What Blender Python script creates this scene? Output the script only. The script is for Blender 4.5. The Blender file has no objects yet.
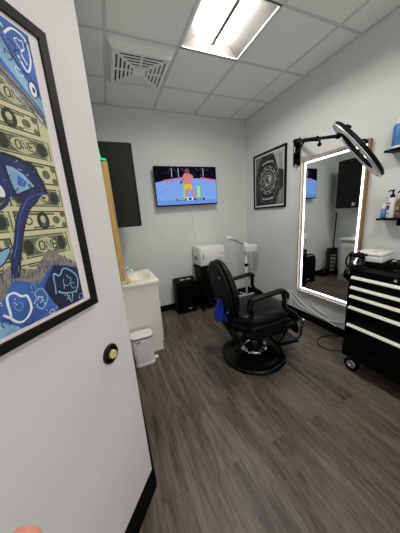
import bpy, bmesh, math, random
from mathutils import Vector, Matrix
random.seed(7)
PI = math.pi
sc = bpy.context.scene
COL = sc.collection
H = 2.982          # ceiling height
XL = -2.332        # left wall
YC = -2.33         # corner where the left wall turns
YF = -4.3          # front wall

# ------------------------------------------------------------------ materials
def lin(c):
    o = []
    for v in c:
        v = v / 255.0
        o.append(v / 12.92 if v <= 0.04045 else ((v + 0.055) / 1.055) ** 2.4)
    return (o[0], o[1], o[2], 1.0)

MATS = {}
def mat(name, rgb, rough=0.5, metal=0.0, var=0.06, scale=25.0, bump=0.0, bscale=200.0, coat=0.0, spec=0.5):
    if name in MATS: return MATS[name]
    m = bpy.data.materials.new(name); m.use_nodes = True
    nt = m.node_tree; b = nt.nodes['Principled BSDF']
    b.inputs['Roughness'].default_value = rough
    b.inputs['Metallic'].default_value = metal
    b.inputs['Specular IOR Level'].default_value = spec
    if coat: b.inputs['Coat Weight'].default_value = coat
    tc = nt.nodes.new('ShaderNodeTexCoord')
    nz = nt.nodes.new('ShaderNodeTexNoise'); nz.inputs['Scale'].default_value = scale; nz.inputs['Detail'].default_value = 4
    nt.links.new(tc.outputs['Object'], nz.inputs['Vector'])
    rp = nt.nodes.new('ShaderNodeValToRGB')
    c = lin(rgb)
    rp.color_ramp.elements[0].color = (c[0]*(1-var), c[1]*(1-var), c[2]*(1-var), 1)
    rp.color_ramp.elements[1].color = (min(1, c[0]*(1+var)), min(1, c[1]*(1+var)), min(1, c[2]*(1+var)), 1)
    rp.color_ramp.elements[0].position = 0.3; rp.color_ramp.elements[1].position = 0.7
    nt.links.new(nz.outputs['Fac'], rp.inputs['Fac'])
    nt.links.new(rp.outputs['Color'], b.inputs['Base Color'])
    if bump:
        n2 = nt.nodes.new('ShaderNodeTexNoise'); n2.inputs['Scale'].default_value = bscale; n2.inputs['Detail'].default_value = 3
        nt.links.new(tc.outputs['Object'], n2.inputs['Vector'])
        bp = nt.nodes.new('ShaderNodeBump'); bp.inputs['Strength'].default_value = bump; bp.inputs['Distance'].default_value = 0.002
        nt.links.new(n2.outputs['Fac'], bp.inputs['Height']); nt.links.new(bp.outputs['Normal'], b.inputs['Normal'])
    MATS[name] = m
    return m

def emit(name, rgb, strength):
    if name in MATS: return MATS[name]
    m = bpy.data.materials.new(name); m.use_nodes = True
    nt = m.node_tree; nt.nodes.clear()
    o = nt.nodes.new('ShaderNodeOutputMaterial'); e = nt.nodes.new('ShaderNodeEmission')
    e.inputs['Color'].default_value = lin(rgb); e.inputs['Strength'].default_value = strength
    nt.links.new(e.outputs[0], o.inputs[0])
    MATS[name] = m
    return m

def glass(name, rgb=(240, 245, 245), rough=0.02):
    m = bpy.data.materials.new(name); m.use_nodes = True
    b = m.node_tree.nodes['Principled BSDF']
    b.inputs['Base Color'].default_value = lin(rgb); b.inputs['Roughness'].default_value = rough
    b.inputs['Transmission Weight'].default_value = 1.0; b.inputs['IOR'].default_value = 1.3
    MATS[name] = m
    return m

def wood(name, rgb, axis='Z', rough=0.45, var=0.18):
    m = bpy.data.materials.new(name); m.use_nodes = True
    nt = m.node_tree; b = nt.nodes['Principled BSDF']; b.inputs['Roughness'].default_value = rough; b.inputs['Specular IOR Level'].default_value = 0.25
    tc = nt.nodes.new('ShaderNodeTexCoord'); mp = nt.nodes.new('ShaderNodeMapping')
    s = [60, 60, 60]; s['XYZ'.index(axis)] = 3
    mp.inputs['Scale'].default_value = s
    nt.links.new(tc.outputs['Object'], mp.inputs['Vector'])
    nz = nt.nodes.new('ShaderNodeTexNoise'); nz.inputs['Scale'].default_value = 1.0; nz.inputs['Detail'].default_value = 6
    nt.links.new(mp.outputs[0], nz.inputs['Vector'])
    rp = nt.nodes.new('ShaderNodeValToRGB'); c = lin(rgb)
    rp.color_ramp.elements[0].color = tuple(v*(1-var) for v in c[:3]) + (1,)
    rp.color_ramp.elements[1].color = tuple(min(1, v*(1+var)) for v in c[:3]) + (1,)
    rp.color_ramp.elements[0].position = 0.35; rp.color_ramp.elements[1].position = 0.65
    nt.links.new(nz.outputs['Fac'], rp.inputs['Fac']); nt.links.new(rp.outputs['Color'], b.inputs['Base Color'])
    MATS[name] = m
    return m

def floor_material():
    m = bpy.data.materials.new('vinyl_planks'); m.use_nodes = True
    nt = m.node_tree; N = nt.nodes.new; L = nt.links.new
    b = nt.nodes['Principled BSDF']; b.inputs['Roughness'].default_value = 0.42; b.inputs['Specular IOR Level'].default_value = 0.35
    tc = N('ShaderNodeTexCoord'); mp = N('ShaderNodeMapping'); mp.inputs['Rotation'].default_value = (0, 0, PI/2)
    L(tc.outputs['Object'], mp.inputs['Vector'])
    br = N('ShaderNodeTexBrick')
    br.inputs['Scale'].default_value = 1.0; br.inputs['Brick Width'].default_value = 1.22; br.inputs['Row Height'].default_value = 0.18
    br.inputs['Mortar Size'].default_value = 0.0009; br.inputs['Mortar Smooth'].default_value = 0.1
    br.offset = 0.37; br.offset_frequency = 2
    br.inputs['Color1'].default_value = (0, 0, 0, 1); br.inputs['Color2'].default_value = (1, 1, 1, 1); br.inputs['Mortar'].default_value = (0.5, 0.5, 0.5, 1)
    br.inputs['Bias'].default_value = 0.0
    L(mp.outputs[0], br.inputs['Vector'])
    # grain: noise stretched along the plank, shifted per plank
    sh = N('ShaderNodeVectorMath'); sh.operation = 'MULTIPLY_ADD'
    L(br.outputs['Color'], sh.inputs[0]); sh.inputs[1].default_value = (7.3, 5.1, 3.7); L(mp.outputs[0], sh.inputs[2])
    m1 = N('ShaderNodeMapping'); m1.inputs['Scale'].default_value = (3.0, 34, 34); L(sh.outputs[0], m1.inputs['Vector'])
    n1 = N('ShaderNodeTexNoise'); n1.inputs['Scale'].default_value = 1.0; n1.inputs['Detail'].default_value = 7; n1.inputs['Roughness'].default_value = 0.62; n1.inputs['Distortion'].default_value = 0.7
    L(m1.outputs[0], n1.inputs['Vector'])
    m2 = N('ShaderNodeMapping'); m2.inputs['Scale'].default_value = (1.1, 7, 7); L(sh.outputs[0], m2.inputs['Vector'])
    n2 = N('ShaderNodeTexNoise'); n2.inputs['Scale'].default_value = 1.0; n2.inputs['Detail'].default_value = 3; n2.inputs['Distortion'].default_value = 1.2
    L(m2.outputs[0], n2.inputs['Vector'])
    # knots
    m3 = N('ShaderNodeMapping'); m3.inputs['Scale'].default_value = (1.7, 6, 6); L(sh.outputs[0], m3.inputs['Vector'])
    vo = N('ShaderNodeTexVoronoi'); vo.inputs['Scale'].default_value = 1.0; L(m3.outputs[0], vo.inputs['Vector'])
    kr = N('ShaderNodeValToRGB'); kr.color_ramp.elements[0].position = 0.03; kr.color_ramp.elements[1].position = 0.11
    kr.color_ramp.elements[0].color = (0.45, 0.45, 0.45, 1); kr.color_ramp.elements[1].color = (1, 1, 1, 1)
    L(vo.outputs['Distance'], kr.inputs['Fac'])
    def mul(a, b_, op='MULTIPLY'):
        x = N('ShaderNodeMath'); x.operation = op
        for i, v in enumerate((a, b_)):
            if isinstance(v, (int, float)): x.inputs[i].default_value = v
            else: L(v, x.inputs[i])
        return x.outputs[0]
    sep = N('ShaderNodeSeparateColor'); L(br.outputs['Color'], sep.inputs[0])
    f = mul(mul(n1.outputs['Fac'], 0.95), mul(n2.outputs['Fac'], 0.55), 'ADD')
    m4 = N('ShaderNodeMapping'); m4.inputs['Scale'].default_value = (22, 260, 260); L(sh.outputs[0], m4.inputs['Vector'])
    n4 = N('ShaderNodeTexNoise'); n4.inputs['Scale'].default_value = 1.0; n4.inputs['Detail'].default_value = 3; L(m4.outputs[0], n4.inputs['Vector'])
    f = mul(f, mul(mul(n4.outputs['Fac'], 0.5, 'SUBTRACT'), 0.55), 'ADD')
    f = mul(f, mul(sep.outputs[0], 0.10), 'ADD')
    rp = N('ShaderNodeValToRGB'); rp.color_ramp.elements[0].position = 0.49; rp.color_ramp.elements[1].position = 1.10
    rp.color_ramp.elements[0].color = lin(FLOOR_D); rp.color_ramp.elements[1].color = lin(FLOOR_L)
    rp.color_ramp.elements[1].position = 1.0
    L(f, rp.inputs['Fac'])
    mx = N('ShaderNodeMix'); mx.data_type = 'RGBA'; mx.blend_type = 'MULTIPLY'; mx.inputs[0].default_value = 1.0
    L(rp.outputs[0], mx.inputs[6]); L(kr.outputs[0], mx.inputs[7])
    # seam
    mx2 = N('ShaderNodeMix'); mx2.data_type = 'RGBA'; mx2.inputs[7].default_value = lin((44, 38, 33))
    L(br.outputs['Fac'], mx2.inputs[0]); L(mx.outputs[2], mx2.inputs[6])
    L(mx2.outputs[2], b.inputs['Base Color'])
    bp = N('ShaderNodeBump'); bp.inputs['Strength'].default_value = 0.25; bp.inputs['Distance'].default_value = 0.001
    L(n1.outputs['Fac'], bp.inputs['Height']); L(bp.outputs[0], b.inputs['Normal'])
    MATS['vinyl_planks'] = m
    return m
FLOOR_D = (29, 25, 22); FLOOR_L = (114, 102, 91)

WALL = mat('wall_paint', (215, 217, 213), 0.75, var=0.02, scale=3, bump=0.12, bscale=350)
DIAG = mat('warm_wall_paint', (214, 211, 209), 0.75, var=0.02, scale=3, bump=0.12, bscale=350)
TILE = mat('ceiling_tile', (240, 243, 238), 0.9, var=0.05, scale=160, bump=0.4, bscale=220)
TBAR = mat('ceiling_grid', (210, 214, 208), 0.6, var=0.02)
FLOOR = floor_material()
RUBBER = mat('black_rubber_base', (9, 8, 8), 0.6, spec=0.08)
BLACK = mat('black_plastic', (5, 5, 5), 0.5, spec=0.1)
BLACKM = mat('black_metal', (4, 4, 4), 0.48, spec=0.1)
GLOSSB = mat('gloss_black_lacquer', (4, 4, 4), 0.3, coat=0.03, spec=0.22)
LEATH = mat('black_leather', (5, 5, 5), 0.4, spec=0.2, bump=0.35, bscale=120)
CHROME = mat('chrome', (215, 215, 220), 0.12, 1.0, var=0.02)
SILVER = mat('brushed_aluminium', (222, 222, 214), 0.3, 0.85, var=0.03)
WHITEP = mat('white_plastic', (226, 225, 222), 0.4, var=0.02)
WHITEC = mat('white_cabinet_paint', (228, 224, 216), 0.45, var=0.02)
MARBLE = mat('white_cultured_marble', (240, 234, 220), 0.25, var=0.04, scale=8)
GREYP = mat('grey_plastic', (120, 122, 124), 0.45)
MATWHITE = mat('mat_board', (232, 224, 224), 0.8, var=0.02)
MIRROR = mat('mirror_silver', (224, 230, 230), 0.0, 1.0, var=0.0)
OAK = wood('oak_veneer', (150, 108, 70), 'Z')
OAKL = wood('light_oak_veneer', (196, 160, 96), 'Z')
DARKWOOD = wood('dark_grained_laminate', (20, 20, 16), 'Z', 0.5, 0.35)
BRASS = mat('cream_rubber', (205, 190, 140), 0.45)
BLUECLOTH = mat('blue_towel', (24, 52, 170), 0.85, var=0.2, scale=60, bump=0.6, bscale=250)
SKIN = mat('skin', (226, 150, 130), 0.5, var=0.08, scale=60)
NAIL = mat('nail', (232, 170, 155), 0.3)
CABLEW = mat('white_cable', (240, 239, 234), 0.5)
CABLEB = mat('black_cable', (15, 15, 15), 0.5)

# ------------------------------------------------------------------ mesh building
class MB:
    def __init__(self): self.bm = bmesh.new(); self.mats = []
    def _mi(self, m):
        if m not in self.mats: self.mats.append(m)
        return self.mats.index(m)
    def _merge(self, t, m, M=None, smooth=False):
        if M is not None: t.transform(M)
        i = self._mi(m)
        vm = {v: self.bm.verts.new(v.co) for v in t.verts}
        for f in t.faces:
            try: nf = self.bm.faces.new([vm[v] for v in f.verts])
            except ValueError: continue
            nf.material_index = i; nf.smooth = smooth
        t.free(); return self
    def box(self, c, s, m, bevel=0.0, seg=2, M=None, smooth=None):
        t = bmesh.new(); bmesh.ops.create_cube(t, size=1.0)
        bmesh.ops.scale(t, vec=s, verts=t.verts)
        if bevel: bmesh.ops.bevel(t, geom=list(t.edges), offset=bevel, segments=seg, profile=0.5, affect='EDGES')
        t.transform(Matrix.Translation(c))
        return self._merge(t, m, M, bool(bevel) if smooth is None else smooth)
    def cyl(self, p0, p1, r0, m, r1=None, n=24, M=None, cap=True):
        p0, p1 = Vector(p0), Vector(p1); r1 = r0 if r1 is None else r1
        d = p1 - p0; t = bmesh.new()
        bmesh.ops.create_cone(t, cap_ends=cap, segments=n, radius1=max(r0, 1e-5), radius2=max(r1, 1e-5), depth=d.length)
        q = Vector((0, 0, 1)).rotation_difference(d.normalized()).to_matrix().to_4x4()
        t.transform(Matrix.Translation((p0 + p1) / 2) @ q)
        i = self._mi(m)
        if M is not None: t.transform(M)
        vm = {v: self.bm.verts.new(v.co) for v in t.verts}
        for f in t.faces:
            nf = self.bm.faces.new([vm[v] for v in f.verts]); nf.material_index = i; nf.smooth = len(f.verts) == 4
        t.free(); return self
    def lathe(self, prof, m, n=40, M=None, sx=1.0, sy=1.0, smooth=True):
        t = bmesh.new(); rings = []
        for r, z in prof:
            if r < 1e-5: rings.append([t.verts.new((0, 0, z))])
            else: rings.append([t.verts.new((r*math.cos(2*PI*k/n)*sx, r*math.sin(2*PI*k/n)*sy, z)) for k in range(n)])
        for a, b in zip(rings, rings[1:]):
            for k in range(n):
                k2 = (k+1) % n
                if len(a) == 1 and len(b) == 1: continue
                if len(a) == 1: t.faces.new((a[0], b[k2], b[k]))
                elif len(b) == 1: t.faces.new((a[k], a[k2], b[0]))
                else: t.faces.new((a[k], a[k2], b[k2], b[k]))
        bmesh.ops.recalc_face_normals(t, faces=t.faces)
        return self._merge(t, m, M, smooth)
    def tube(self, pts, r, m, n=10, M=None, res=6, closed=False, radii=None):
        P = [Vector(p) for p in pts]
        if len(P) > 2 and res > 1:
            Q = []; RR = []; K = len(P)
            rng = range(K if closed else K-1)
            for i in rng:
                p0 = P[i-1] if (i > 0 or closed) else P[0]; p1 = P[i]; p2 = P[(i+1) % K]
                p3 = P[(i+2) % K] if (closed or i+2 < K) else P[-1]
                for k in range(res):
                    u = k/res
                    Q.append(0.5*((2*p1) + (p2-p0)*u + (2*p0-5*p1+4*p2-p3)*u*u + (3*p1-p0-3*p2+p3)*u**3))
                    if radii: RR.append(radii[i]*(1-u) + radii[(i+1) % K]*u)
            if not closed:
                Q.append(P[-1]); 
                if radii: RR.append(radii[-1])
        else: Q = P; RR = radii
        t = bmesh.new(); rings = []; up = None; K = len(Q)
        for i, p in enumerate(Q):
            if closed: d = Q[(i+1) % K] - Q[i-1]
            else: d = Q[min(i+1, K-1)] - Q[max(i-1, 0)]
            d.normalize()
            if up is None: up = d.orthogonal().normalized()
            else:
                up = up - d*up.dot(d)
                up = up.normalized() if up.length > 1e-6 else d.orthogonal().normalized()
            s = d.cross(up); rr = RR[i] if RR else r
            rings.append([t.verts.new(p + (up*math.cos(2*PI*k/n) + s*math.sin(2*PI*k/n))*rr) for k in range(n)])
        prs = list(zip(rings, rings[1:])) + ([(rings[-1], rings[0])] if closed else [])
        for a, b in prs:
            for k in range(n): t.faces.new((a[k], a[(k+1) % n], b[(k+1) % n], b[k]))
        if not closed: t.faces.new(rings[0][::-1]); t.faces.new(rings[-1])
        bmesh.ops.recalc_face_normals(t, faces=t.faces)
        return self._merge(t, m, M, True)
    def prism(self, pts, z0, z1, m, M=None, smooth=False, bevel=0.0):
        t = bmesh.new()
        a = [t.verts.new((x, y, z0)) for x, y in pts]; b = [t.verts.new((x, y, z1)) for x, y in pts]
        t.faces.new(a[::-1]); t.faces.new(b); n = len(pts)
        for k in range(n): t.faces.new((a[k], a[(k+1) % n], b[(k+1) % n], b[k]))
        bmesh.ops.recalc_face_normals(t, faces=t.faces)
        if bevel:
            es = [e for e in t.edges if abs(e.verts[0].co.z - e.verts[1].co.z) < 1e-7]
            bmesh.ops.bevel(t, geom=es, offset=bevel, segments=2, profile=0.5, affect='EDGES')
        return self._merge(t, m, M, smooth)
    def sphere(self, c, r, m, s=(1, 1, 1), M=None, n=20):
        t = bmesh.new(); bmesh.ops.create_uvsphere(t, u_segments=n, v_segments=n//2+2, radius=r)
        bmesh.ops.scale(t, vec=s, verts=t.verts); t.transform(Matrix.Translation(c))
        return self._merge(t, m, M, True)
    def quad(self, vs, m):
        f = self.bm.faces.new([self.bm.verts.new(v) for v in vs]); f.material_index = self._mi(m); return self
    def frame(self, x0, x1, z0, z1, w, y0, y1, m):
        """rectangular picture frame in local XZ, y0 back, y1 front, mitred"""
        o = [(x0, z0), (x1, z0), (x1, z1), (x0, z1)]; i_ = [(x0+w, z0+w), (x1-w, z0+w), (x1-w, z1-w), (x0+w, z1-w)]
        for k in range(4):
            a, b = o[k], o[(k+1) % 4]; c, d = i_[(k+1) % 4], i_[k]
            self.quad([(p[0], y1, p[1]) for p in (a, b, c, d)], m)
            self.quad([(p[0], y0, p[1]) for p in (d, c, b, a)], m)
            self.quad([(a[0], y0, a[1]), (b[0], y0, b[1]), (b[0], y1, b[1]), (a[0], y1, a[1])], m)
            self.quad([(d[0], y1, d[1]), (c[0], y1, c[1]), (c[0], y0, c[1]), (d[0], y0, d[1])], m)
        return self
    def build(self, name, parent=None, **props):
        me = bpy.data.meshes.new(name); self.bm.to_mesh(me); self.bm.free()
        for m in self.mats: me.materials.append(m)
        o = bpy.data.objects.new(name, me); COL.objects.link(o)
        if parent is not None: o.parent = parent
        for k, v in props.items(): o[k] = v
        return o

class Draw(MB):
    """flat printing in local XZ, printed on a sheet facing -y"""
    def __init__(self, y=0.0, step=0.00012): super().__init__(); self.y = y; self.step = step
    def poly(self, pts, m, layer=0):
        y = self.y - layer*self.step
        vs = [self.bm.verts.new((u, y, v)) for u, v in pts]
        f = self.bm.faces.new(vs); f.material_index = self._mi(m)
        if f.normal.y == 0: f.normal_update()
        bmesh.ops.triangulate(self.bm, faces=[f])
        return self
    def rect(self, x0, z0, x1, z1, m, layer=0): return self.poly([(x0, z0), (x1, z0), (x1, z1), (x0, z1)], m, layer)
    def ell(self, c, a, b, m, layer=0, n=20, rot=0):
        ca, sa = math.cos(rot), math.sin(rot)
        return self.poly([(c[0]+a*math.cos(2*PI*k/n)*ca-b*math.sin(2*PI*k/n)*sa, c[1]+a*math.cos(2*PI*k/n)*sa+b*math.sin(2*PI*k/n)*ca) for k in range(n)], m, layer)
    def ring(self, c, a, b, w, m, layer=0, n=24, t0=0, t1=1):
        y = self.y - layer*self.step
        pts = [(2*PI*(t0+(t1-t0)*k/n)) for k in range(n+1)]
        for s, e in zip(pts, pts[1:]):
            q = [(c[0]+a*math.cos(s), c[1]+b*math.sin(s)), (c[0]+a*math.cos(e), c[1]+b*math.sin(e)), (c[0]+(a-w)*math.cos(e), c[1]+(b-w)*math.sin(e)), (c[0]+(a-w)*math.cos(s), c[1]+(b-w)*math.sin(s))]
            f = self.bm.faces.new([self.bm.verts.new((u, y, v)) for u, v in q]); f.material_index = self._mi(m)
        return self
    def stroke(self, pts, w, m, layer=0, smooth=True, closed=False):
        P = [Vector(p) for p in pts]
        if smooth and len(P) > 2:
            Q = []; K = len(P)
            for i in range(K if closed else K-1):
                p0 = P[i-1] if (i > 0 or closed) else P[0]; p1 = P[i]; p2 = P[(i+1) % K]; p3 = P[(i+2) % K] if (closed or i+2 < K) else P[-1]
                for k in range(5):
                    u = k/5; Q.append(0.5*((2*p1) + (p2-p0)*u + (2*p0-5*p1+4*p2-p3)*u*u + (3*p1-p0-3*p2+p3)*u**3))
            Q.append(P[0] if closed else P[-1]); P = Q
        y = self.y - layer*self.step; L, R = [], []
        for i, p in enumerate(P):
            d = P[min(i+1, len(P)-1)] - P[max(i-1, 0)]
            if d.length < 1e-9: d = Vector((1, 0))
            d.normalize(); nn = Vector((-d.y, d.x))*w/2
            L.append(p+nn); R.append(p-nn)
        for i in range(len(P)-1):
            f = self.bm.faces.new([self.bm.verts.new((q.x, y, q.y)) for q in (L[i], L[i+1], R[i+1], R[i])]); f.material_index = self._mi(m)
        return self

def thing(name, label, cat, loc=(0, 0, 0), rz=0.0, group=None):
    o = bpy.data.objects.new(name, None); COL.objects.link(o); o.empty_display_size = 0.1
    o.location = loc; o.rotation_euler = (0, 0, rz); o['label'] = label; o['category'] = cat
    if group: o['group'] = group
    return o
def tag(o, label, cat, group=None):
    o['label'] = label; o['category'] = cat
    if group: o['group'] = group
    return o
R_RIGHT, R_LEFT, R_DIAG = -PI/2, PI/2, math.atan2(0.7757, 0.631)

# ------------------------------------------------------------------ room shell
DX, DY = -0.631, -0.7757          # direction of the diagonal wall away from the corner
DL = 1.45
DEX, DEY = XL+DX*DL, YC+DY*DL
S = dict(kind='structure')
b = MB(); b.box(((DEX-0.1)/2, YF/2, -0.05), (abs(DEX)+0.3, abs(YF)+0.3, 0.1), FLOOR); b.build('floor', **S)
b = MB(); b.box((-1.16, 0.05, H/2), (2.64, 0.1, H), WALL); b.build('wall_back', **S)
b = MB(); b.box((0.05, YF/2, H/2), (0.1, abs(YF), H), WALL); b.build('wall_right', **S)
b = MB(); b.prism([(XL, 0), (XL, YC), (XL-0.12, YC), (XL-0.12, 0)], 0, H, WALL); b.build('wall_left', **S)
b = MB(); b.prism([(XL, YC), (DEX, DEY), (DEX-0.1, DEY+0.06), (XL-0.12, YC+0.0)], 0, H, DIAG); b.build('wall_diagonal', **S)
b = MB(); b.box((DEX-0.05, (DEY+YF)/2, H/2), (0.1, abs(YF-DEY), H), WALL); b.build('wall_left_front', **S)
# front wall, with a wide opening added to let in world fill light
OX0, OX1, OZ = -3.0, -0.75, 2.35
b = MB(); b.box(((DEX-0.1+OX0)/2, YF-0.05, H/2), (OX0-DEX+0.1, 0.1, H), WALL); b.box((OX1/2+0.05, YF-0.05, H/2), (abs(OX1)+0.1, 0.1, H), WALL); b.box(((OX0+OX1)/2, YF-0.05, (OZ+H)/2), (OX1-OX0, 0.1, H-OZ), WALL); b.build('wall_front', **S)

# ceiling: lay-in tiles on a grid, one bay left open for each troffer
TS = 0.6096
gx = [0.0, -0.3002, -0.3002-TS, -0.3002-2*TS, -0.3002-3*TS, -0.3002-4*TS, -3.36]
gy = [0.0] + [-0.574-k*TS for k in range(7)]
gy = [y for y in gy if y > YF] + [YF]
LIGHT_BAYS = [(2, 2), (2, 5)]
b = MB()
for i in range(len(gx)-1):
    for j in range(len(gy)-1):
        if (i, j) in LIGHT_BAYS: continue
        x1, x0, y1, y0 = gx[i], gx[i+1], gy[j], gy[j+1]
        b.box(((x0+x1)/2, (y0+y1)/2, H+0.010), (x1-x0, y1-y0, 0.02), TILE)
b.box(((gx[-1])/2, YF/2, H+0.16), (3.6, 4.5, 0.02), TILE)
for x in gx[1:-1]: b.box((x, YF/2, H-0.002), (0.024, abs(YF), 0.007), TBAR)
for y in gy[1:-1]: b.box((gx[-1]/2, y, H-0.0025), (abs(gx[-1]), 0.024, 0.007), TBAR)
# wall angle
b.box((gx[-1]/2, -0.011, H-0.002), (abs(gx[-1]), 0.022, 0.007), TBAR); b.box((-0.011, YF/2, H-0.002), (0.022, abs(YF), 0.007), TBAR)
b.build('ceiling', **S)

def base_profile(h):      # cove base: profile (out, z)
    return [(0, 0), (0.016, 0), (0.010, 0.012), (0.007, 0.03), (0.007, h-0.004), (0.004, h), (0, h)]
def baseboard(name, p0, p1, h=0.10):
    p0, p1 = Vector(p0), Vector(p1); d = (p1-p0); L = d.length; d.normalize(); n = Vector((d.y, -d.x))
    b = MB(); t = bmesh.new(); pr = base_profile(h)
    A = [t.verts.new((p0.x+n.x*o, p0.y+n.y*o, z)) for o, z in pr]; B = [t.verts.new((p1.x+n.x*o, p1.y+n.y*o, z)) for o, z in pr]
    t.faces.new(A); t.faces.new(B[::-1])
    for k in range(len(pr)): t.faces.new((A[k], B[k], B[(k+1) % len(pr)], A[(k+1) % len(pr)]))
    bmesh.ops.recalc_face_normals(t, faces=t.faces); b._merge(t, RUBBER)
    return b.build(name, **S)
baseboard('baseboard_back', (XL, 0), (0, 0))
baseboard('baseboard_right', (0, 0), (0, YF))
baseboard('baseboard_left', (XL, YC), (XL, 0))
baseboard('baseboard_diagonal', (DEX, DEY), (XL, YC), 0.125)

# ------------------------------------------------------------------ ceiling light(s)
LENS = emit('troffer_lens', (255, 252, 248), 46.0); LENS_ADDED = emit('added_troffer_lens', (254, 251, 248), 48.0)  # second lens belongs to the added fixture behind the viewer
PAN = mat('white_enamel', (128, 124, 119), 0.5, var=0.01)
FLANGE = mat('flange_white', (244, 244, 240), 0.5, var=0.01)
def troffer(ix, iy, label, LENS):
    x1, x0, y1, y0 = gx[ix], gx[ix+1], gy[iy], gy[iy+1]; cx, cy = (x0+x1)/2, (y0+y1)/2
    w = (x1-x0)/2-0.004; l = (y1-y0)/2-0.004
    t = thing('ceiling_light', label, 'ceiling light', (cx, cy, H), group='recessed ceiling lights')
    a = MB(); zt = 0.075
    # sloped sides and ends
    xi = 0.165; yi = l-0.05
    a.quad([(-w, -l, 0), (-w, l, 0), (-xi, yi, zt), (-xi, -yi, zt)], PAN); a.quad([(w, l, 0), (w, -l, 0), (xi, -yi, zt), (xi, yi, zt)], PAN)
    a.quad([(-w, l, 0), (w, l, 0), (xi, yi, zt), (-xi, yi, zt)], PAN); a.quad([(w, -l, 0), (-w, -l, 0), (-xi, -yi, zt), (xi, -yi, zt)], PAN)
    a.quad([(-xi, -yi, zt), (-xi, yi, zt), (xi, yi, zt), (xi, -yi, zt)], PAN)
    for s in (-1, 1):
        a.box((s*(w-0.006), 0, -0.003), (0.018, 2*l, 0.006), FLANGE); a.box((0, s*(l-0.006), -0.003), (2*w, 0.018, 0.006), FLANGE)
    a.build('pan', t)
    for s in (-1, 1):
        d = MB(); pts = []
        for k in range(9):
            an = PI*k/8; pts.append((s*0.086+0.062*math.cos(an), zt-0.004-0.018*math.sin(an)))
        for (p, q) in zip(pts, pts[1:]): d.quad([(p[0], -yi+0.01, p[1]), (p[0], yi-0.01, p[1]), (q[0], yi-0.01, q[1]), (q[0], -yi+0.01, q[1])], LENS)
        d.build('diffuser', t)
    r = MB(); r.box((0, 0, zt-0.022), (0.034, 2*yi-0.01, 0.04), mat('spine_grey', (112, 110, 106), 0.6), 0.003); r.build('spine', t)
    return t
troffer(2, 2, 'lit square recessed ceiling light with two glowing strips beside the air vent', LENS)
troffer(2, 5, 'added square recessed ceiling light behind the viewer, lighting the near wall', LENS_ADDED)  # unseen fixture, added to brighten the diagonal wall

# ------------------------------------------------------------------ ceiling vent
vx, vy = (gx[3]+gx[4])/2+0.0, (gy[1]+gy[2])/2
t = thing('ceiling_vent', 'square white ceiling air vent with concentric slots beside the light', 'air vent', (vx, vy+0.05, H))
a = MB(); ho, hi, dz = 0.287, 0.255, -0.05
for sx0, sy0, sx1, sy1 in ((-1, -1, 1, -1), (1, -1, 1, 1), (1, 1, -1, 1), (-1, 1, -1, -1)):
    a.quad([(sx0*ho, sy0*ho, 0), (sx1*ho, sy1*ho, 0), (sx1*hi, sy1*hi, dz), (sx0*hi, sy0*hi, dz)], WHITEP)
a.build('housing', t)
a = MB(); a.box((0, 0, dz+0.012), (2*hi-0.01, 2*hi-0.01, 0.004), mat('vent_dark', (66, 70, 68), 0.8)); a.build('backing', t)
a = MB()
VENT = mat('vent_white', (238, 240, 236), 0.5, var=0.01)
r = hi
for k in range(5):
    r0 = r; r1 = r - (0.030 if k == 0 else 0.021)
    for sx0, sy0, sx1, sy1 in ((-1, -1, 1, -1), (1, -1, 1, 1), (1, 1, -1, 1), (-1, 1, -1, -1)):
        a.quad([(sx0*r0, sy0*r0, dz), (sx0*r1, sy0*r1, dz), (sx1*r1, sy1*r1, dz), (sx1*r0, sy1*r0, dz)], VENT)
        a.quad([(sx0*r1, sy0*r1, dz), (sx0*r1, sy0*r1, dz+0.01), (sx1*r1, sy1*r1, dz+0.01), (sx1*r1, sy1*r1, dz)], VENT)
    r = r1 - 0.016
a.box((0, 0, dz+0.004), (2*(r+0.002), 2*(r+0.002), 0.008), VENT)
for an in (PI/4, 3*PI/4, 5*PI/4, 7*PI/4):
    a.box((0.19, 0, dz+0.003), (0.27, 0.022, 0.009), VENT, M=Matrix.Rotation(an, 4, 'Z') @ Matrix.Translation((0.02, 0, 0)))
for an in (0, PI/2, PI, 3*PI/2):
    a.box((0.155, 0, dz+0.003), (0.17, 0.016, 0.009), VENT, M=Matrix.Rotation(an, 4, 'Z'))
a.build('grille', t)

# ------------------------------------------------------------------ big framed picture on the diagonal wall
def wallp(s, z, off=0.0): return (XL+DX*s+0.7757*off, YC+DY*s-0.631*off, z)
t = thing('framed_picture', 'large black framed collage of dollar bills and blue paint on the near left wall', 'picture', wallp(0.528, 1.6475), R_DIAG)
a = MB(); a.frame(-0.36, 0.36, -0.416, 0.416, 0.026, -0.0005, -0.019, mat('black_frame', (14, 13, 13), 0.5, spec=0.25)); a.build('frame', t)
a = MB(); a.box((0, -0.006, 0), (0.67, 0.010, 0.785), MATWHITE); a.build('mat_board', t)
d = Draw(-0.0115)
cream = mat('ink_cream', (204, 198, 158), 0.7); olive = mat('ink_olive', (98, 104, 80), 0.7, var=0.45, scale=220); dkol = mat('ink_dark_olive', (50, 52, 42), 0.7, var=0.25, scale=150)
mid = mat('ink_bill_paper', (188, 186, 150), 0.7, var=0.12, scale=160); navy = mat('ink_navy', (38, 44, 92), 0.6, var=0.2, scale=40); blu = mat('ink_blue', (58, 96, 170), 0.6, var=0.35, scale=9)
lblu = mat('ink_light_blue', (132, 176, 206), 0.6, var=0.3, scale=14); wht = mat('ink_white', (226, 232, 236), 0.6); ink = mat('ink_black', (28, 28, 34), 0.6); sil = mat('ink_silver', (128, 124, 120), 0.6, var=0.35, scale=70)
dkb = mat('ink_deep_blue', (28, 34, 66), 0.6, var=0.3, scale=12)
XA, ZA = 0.312, 0.384
d.rect(-XA, -ZA, XA, ZA, cream, 0)
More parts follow.
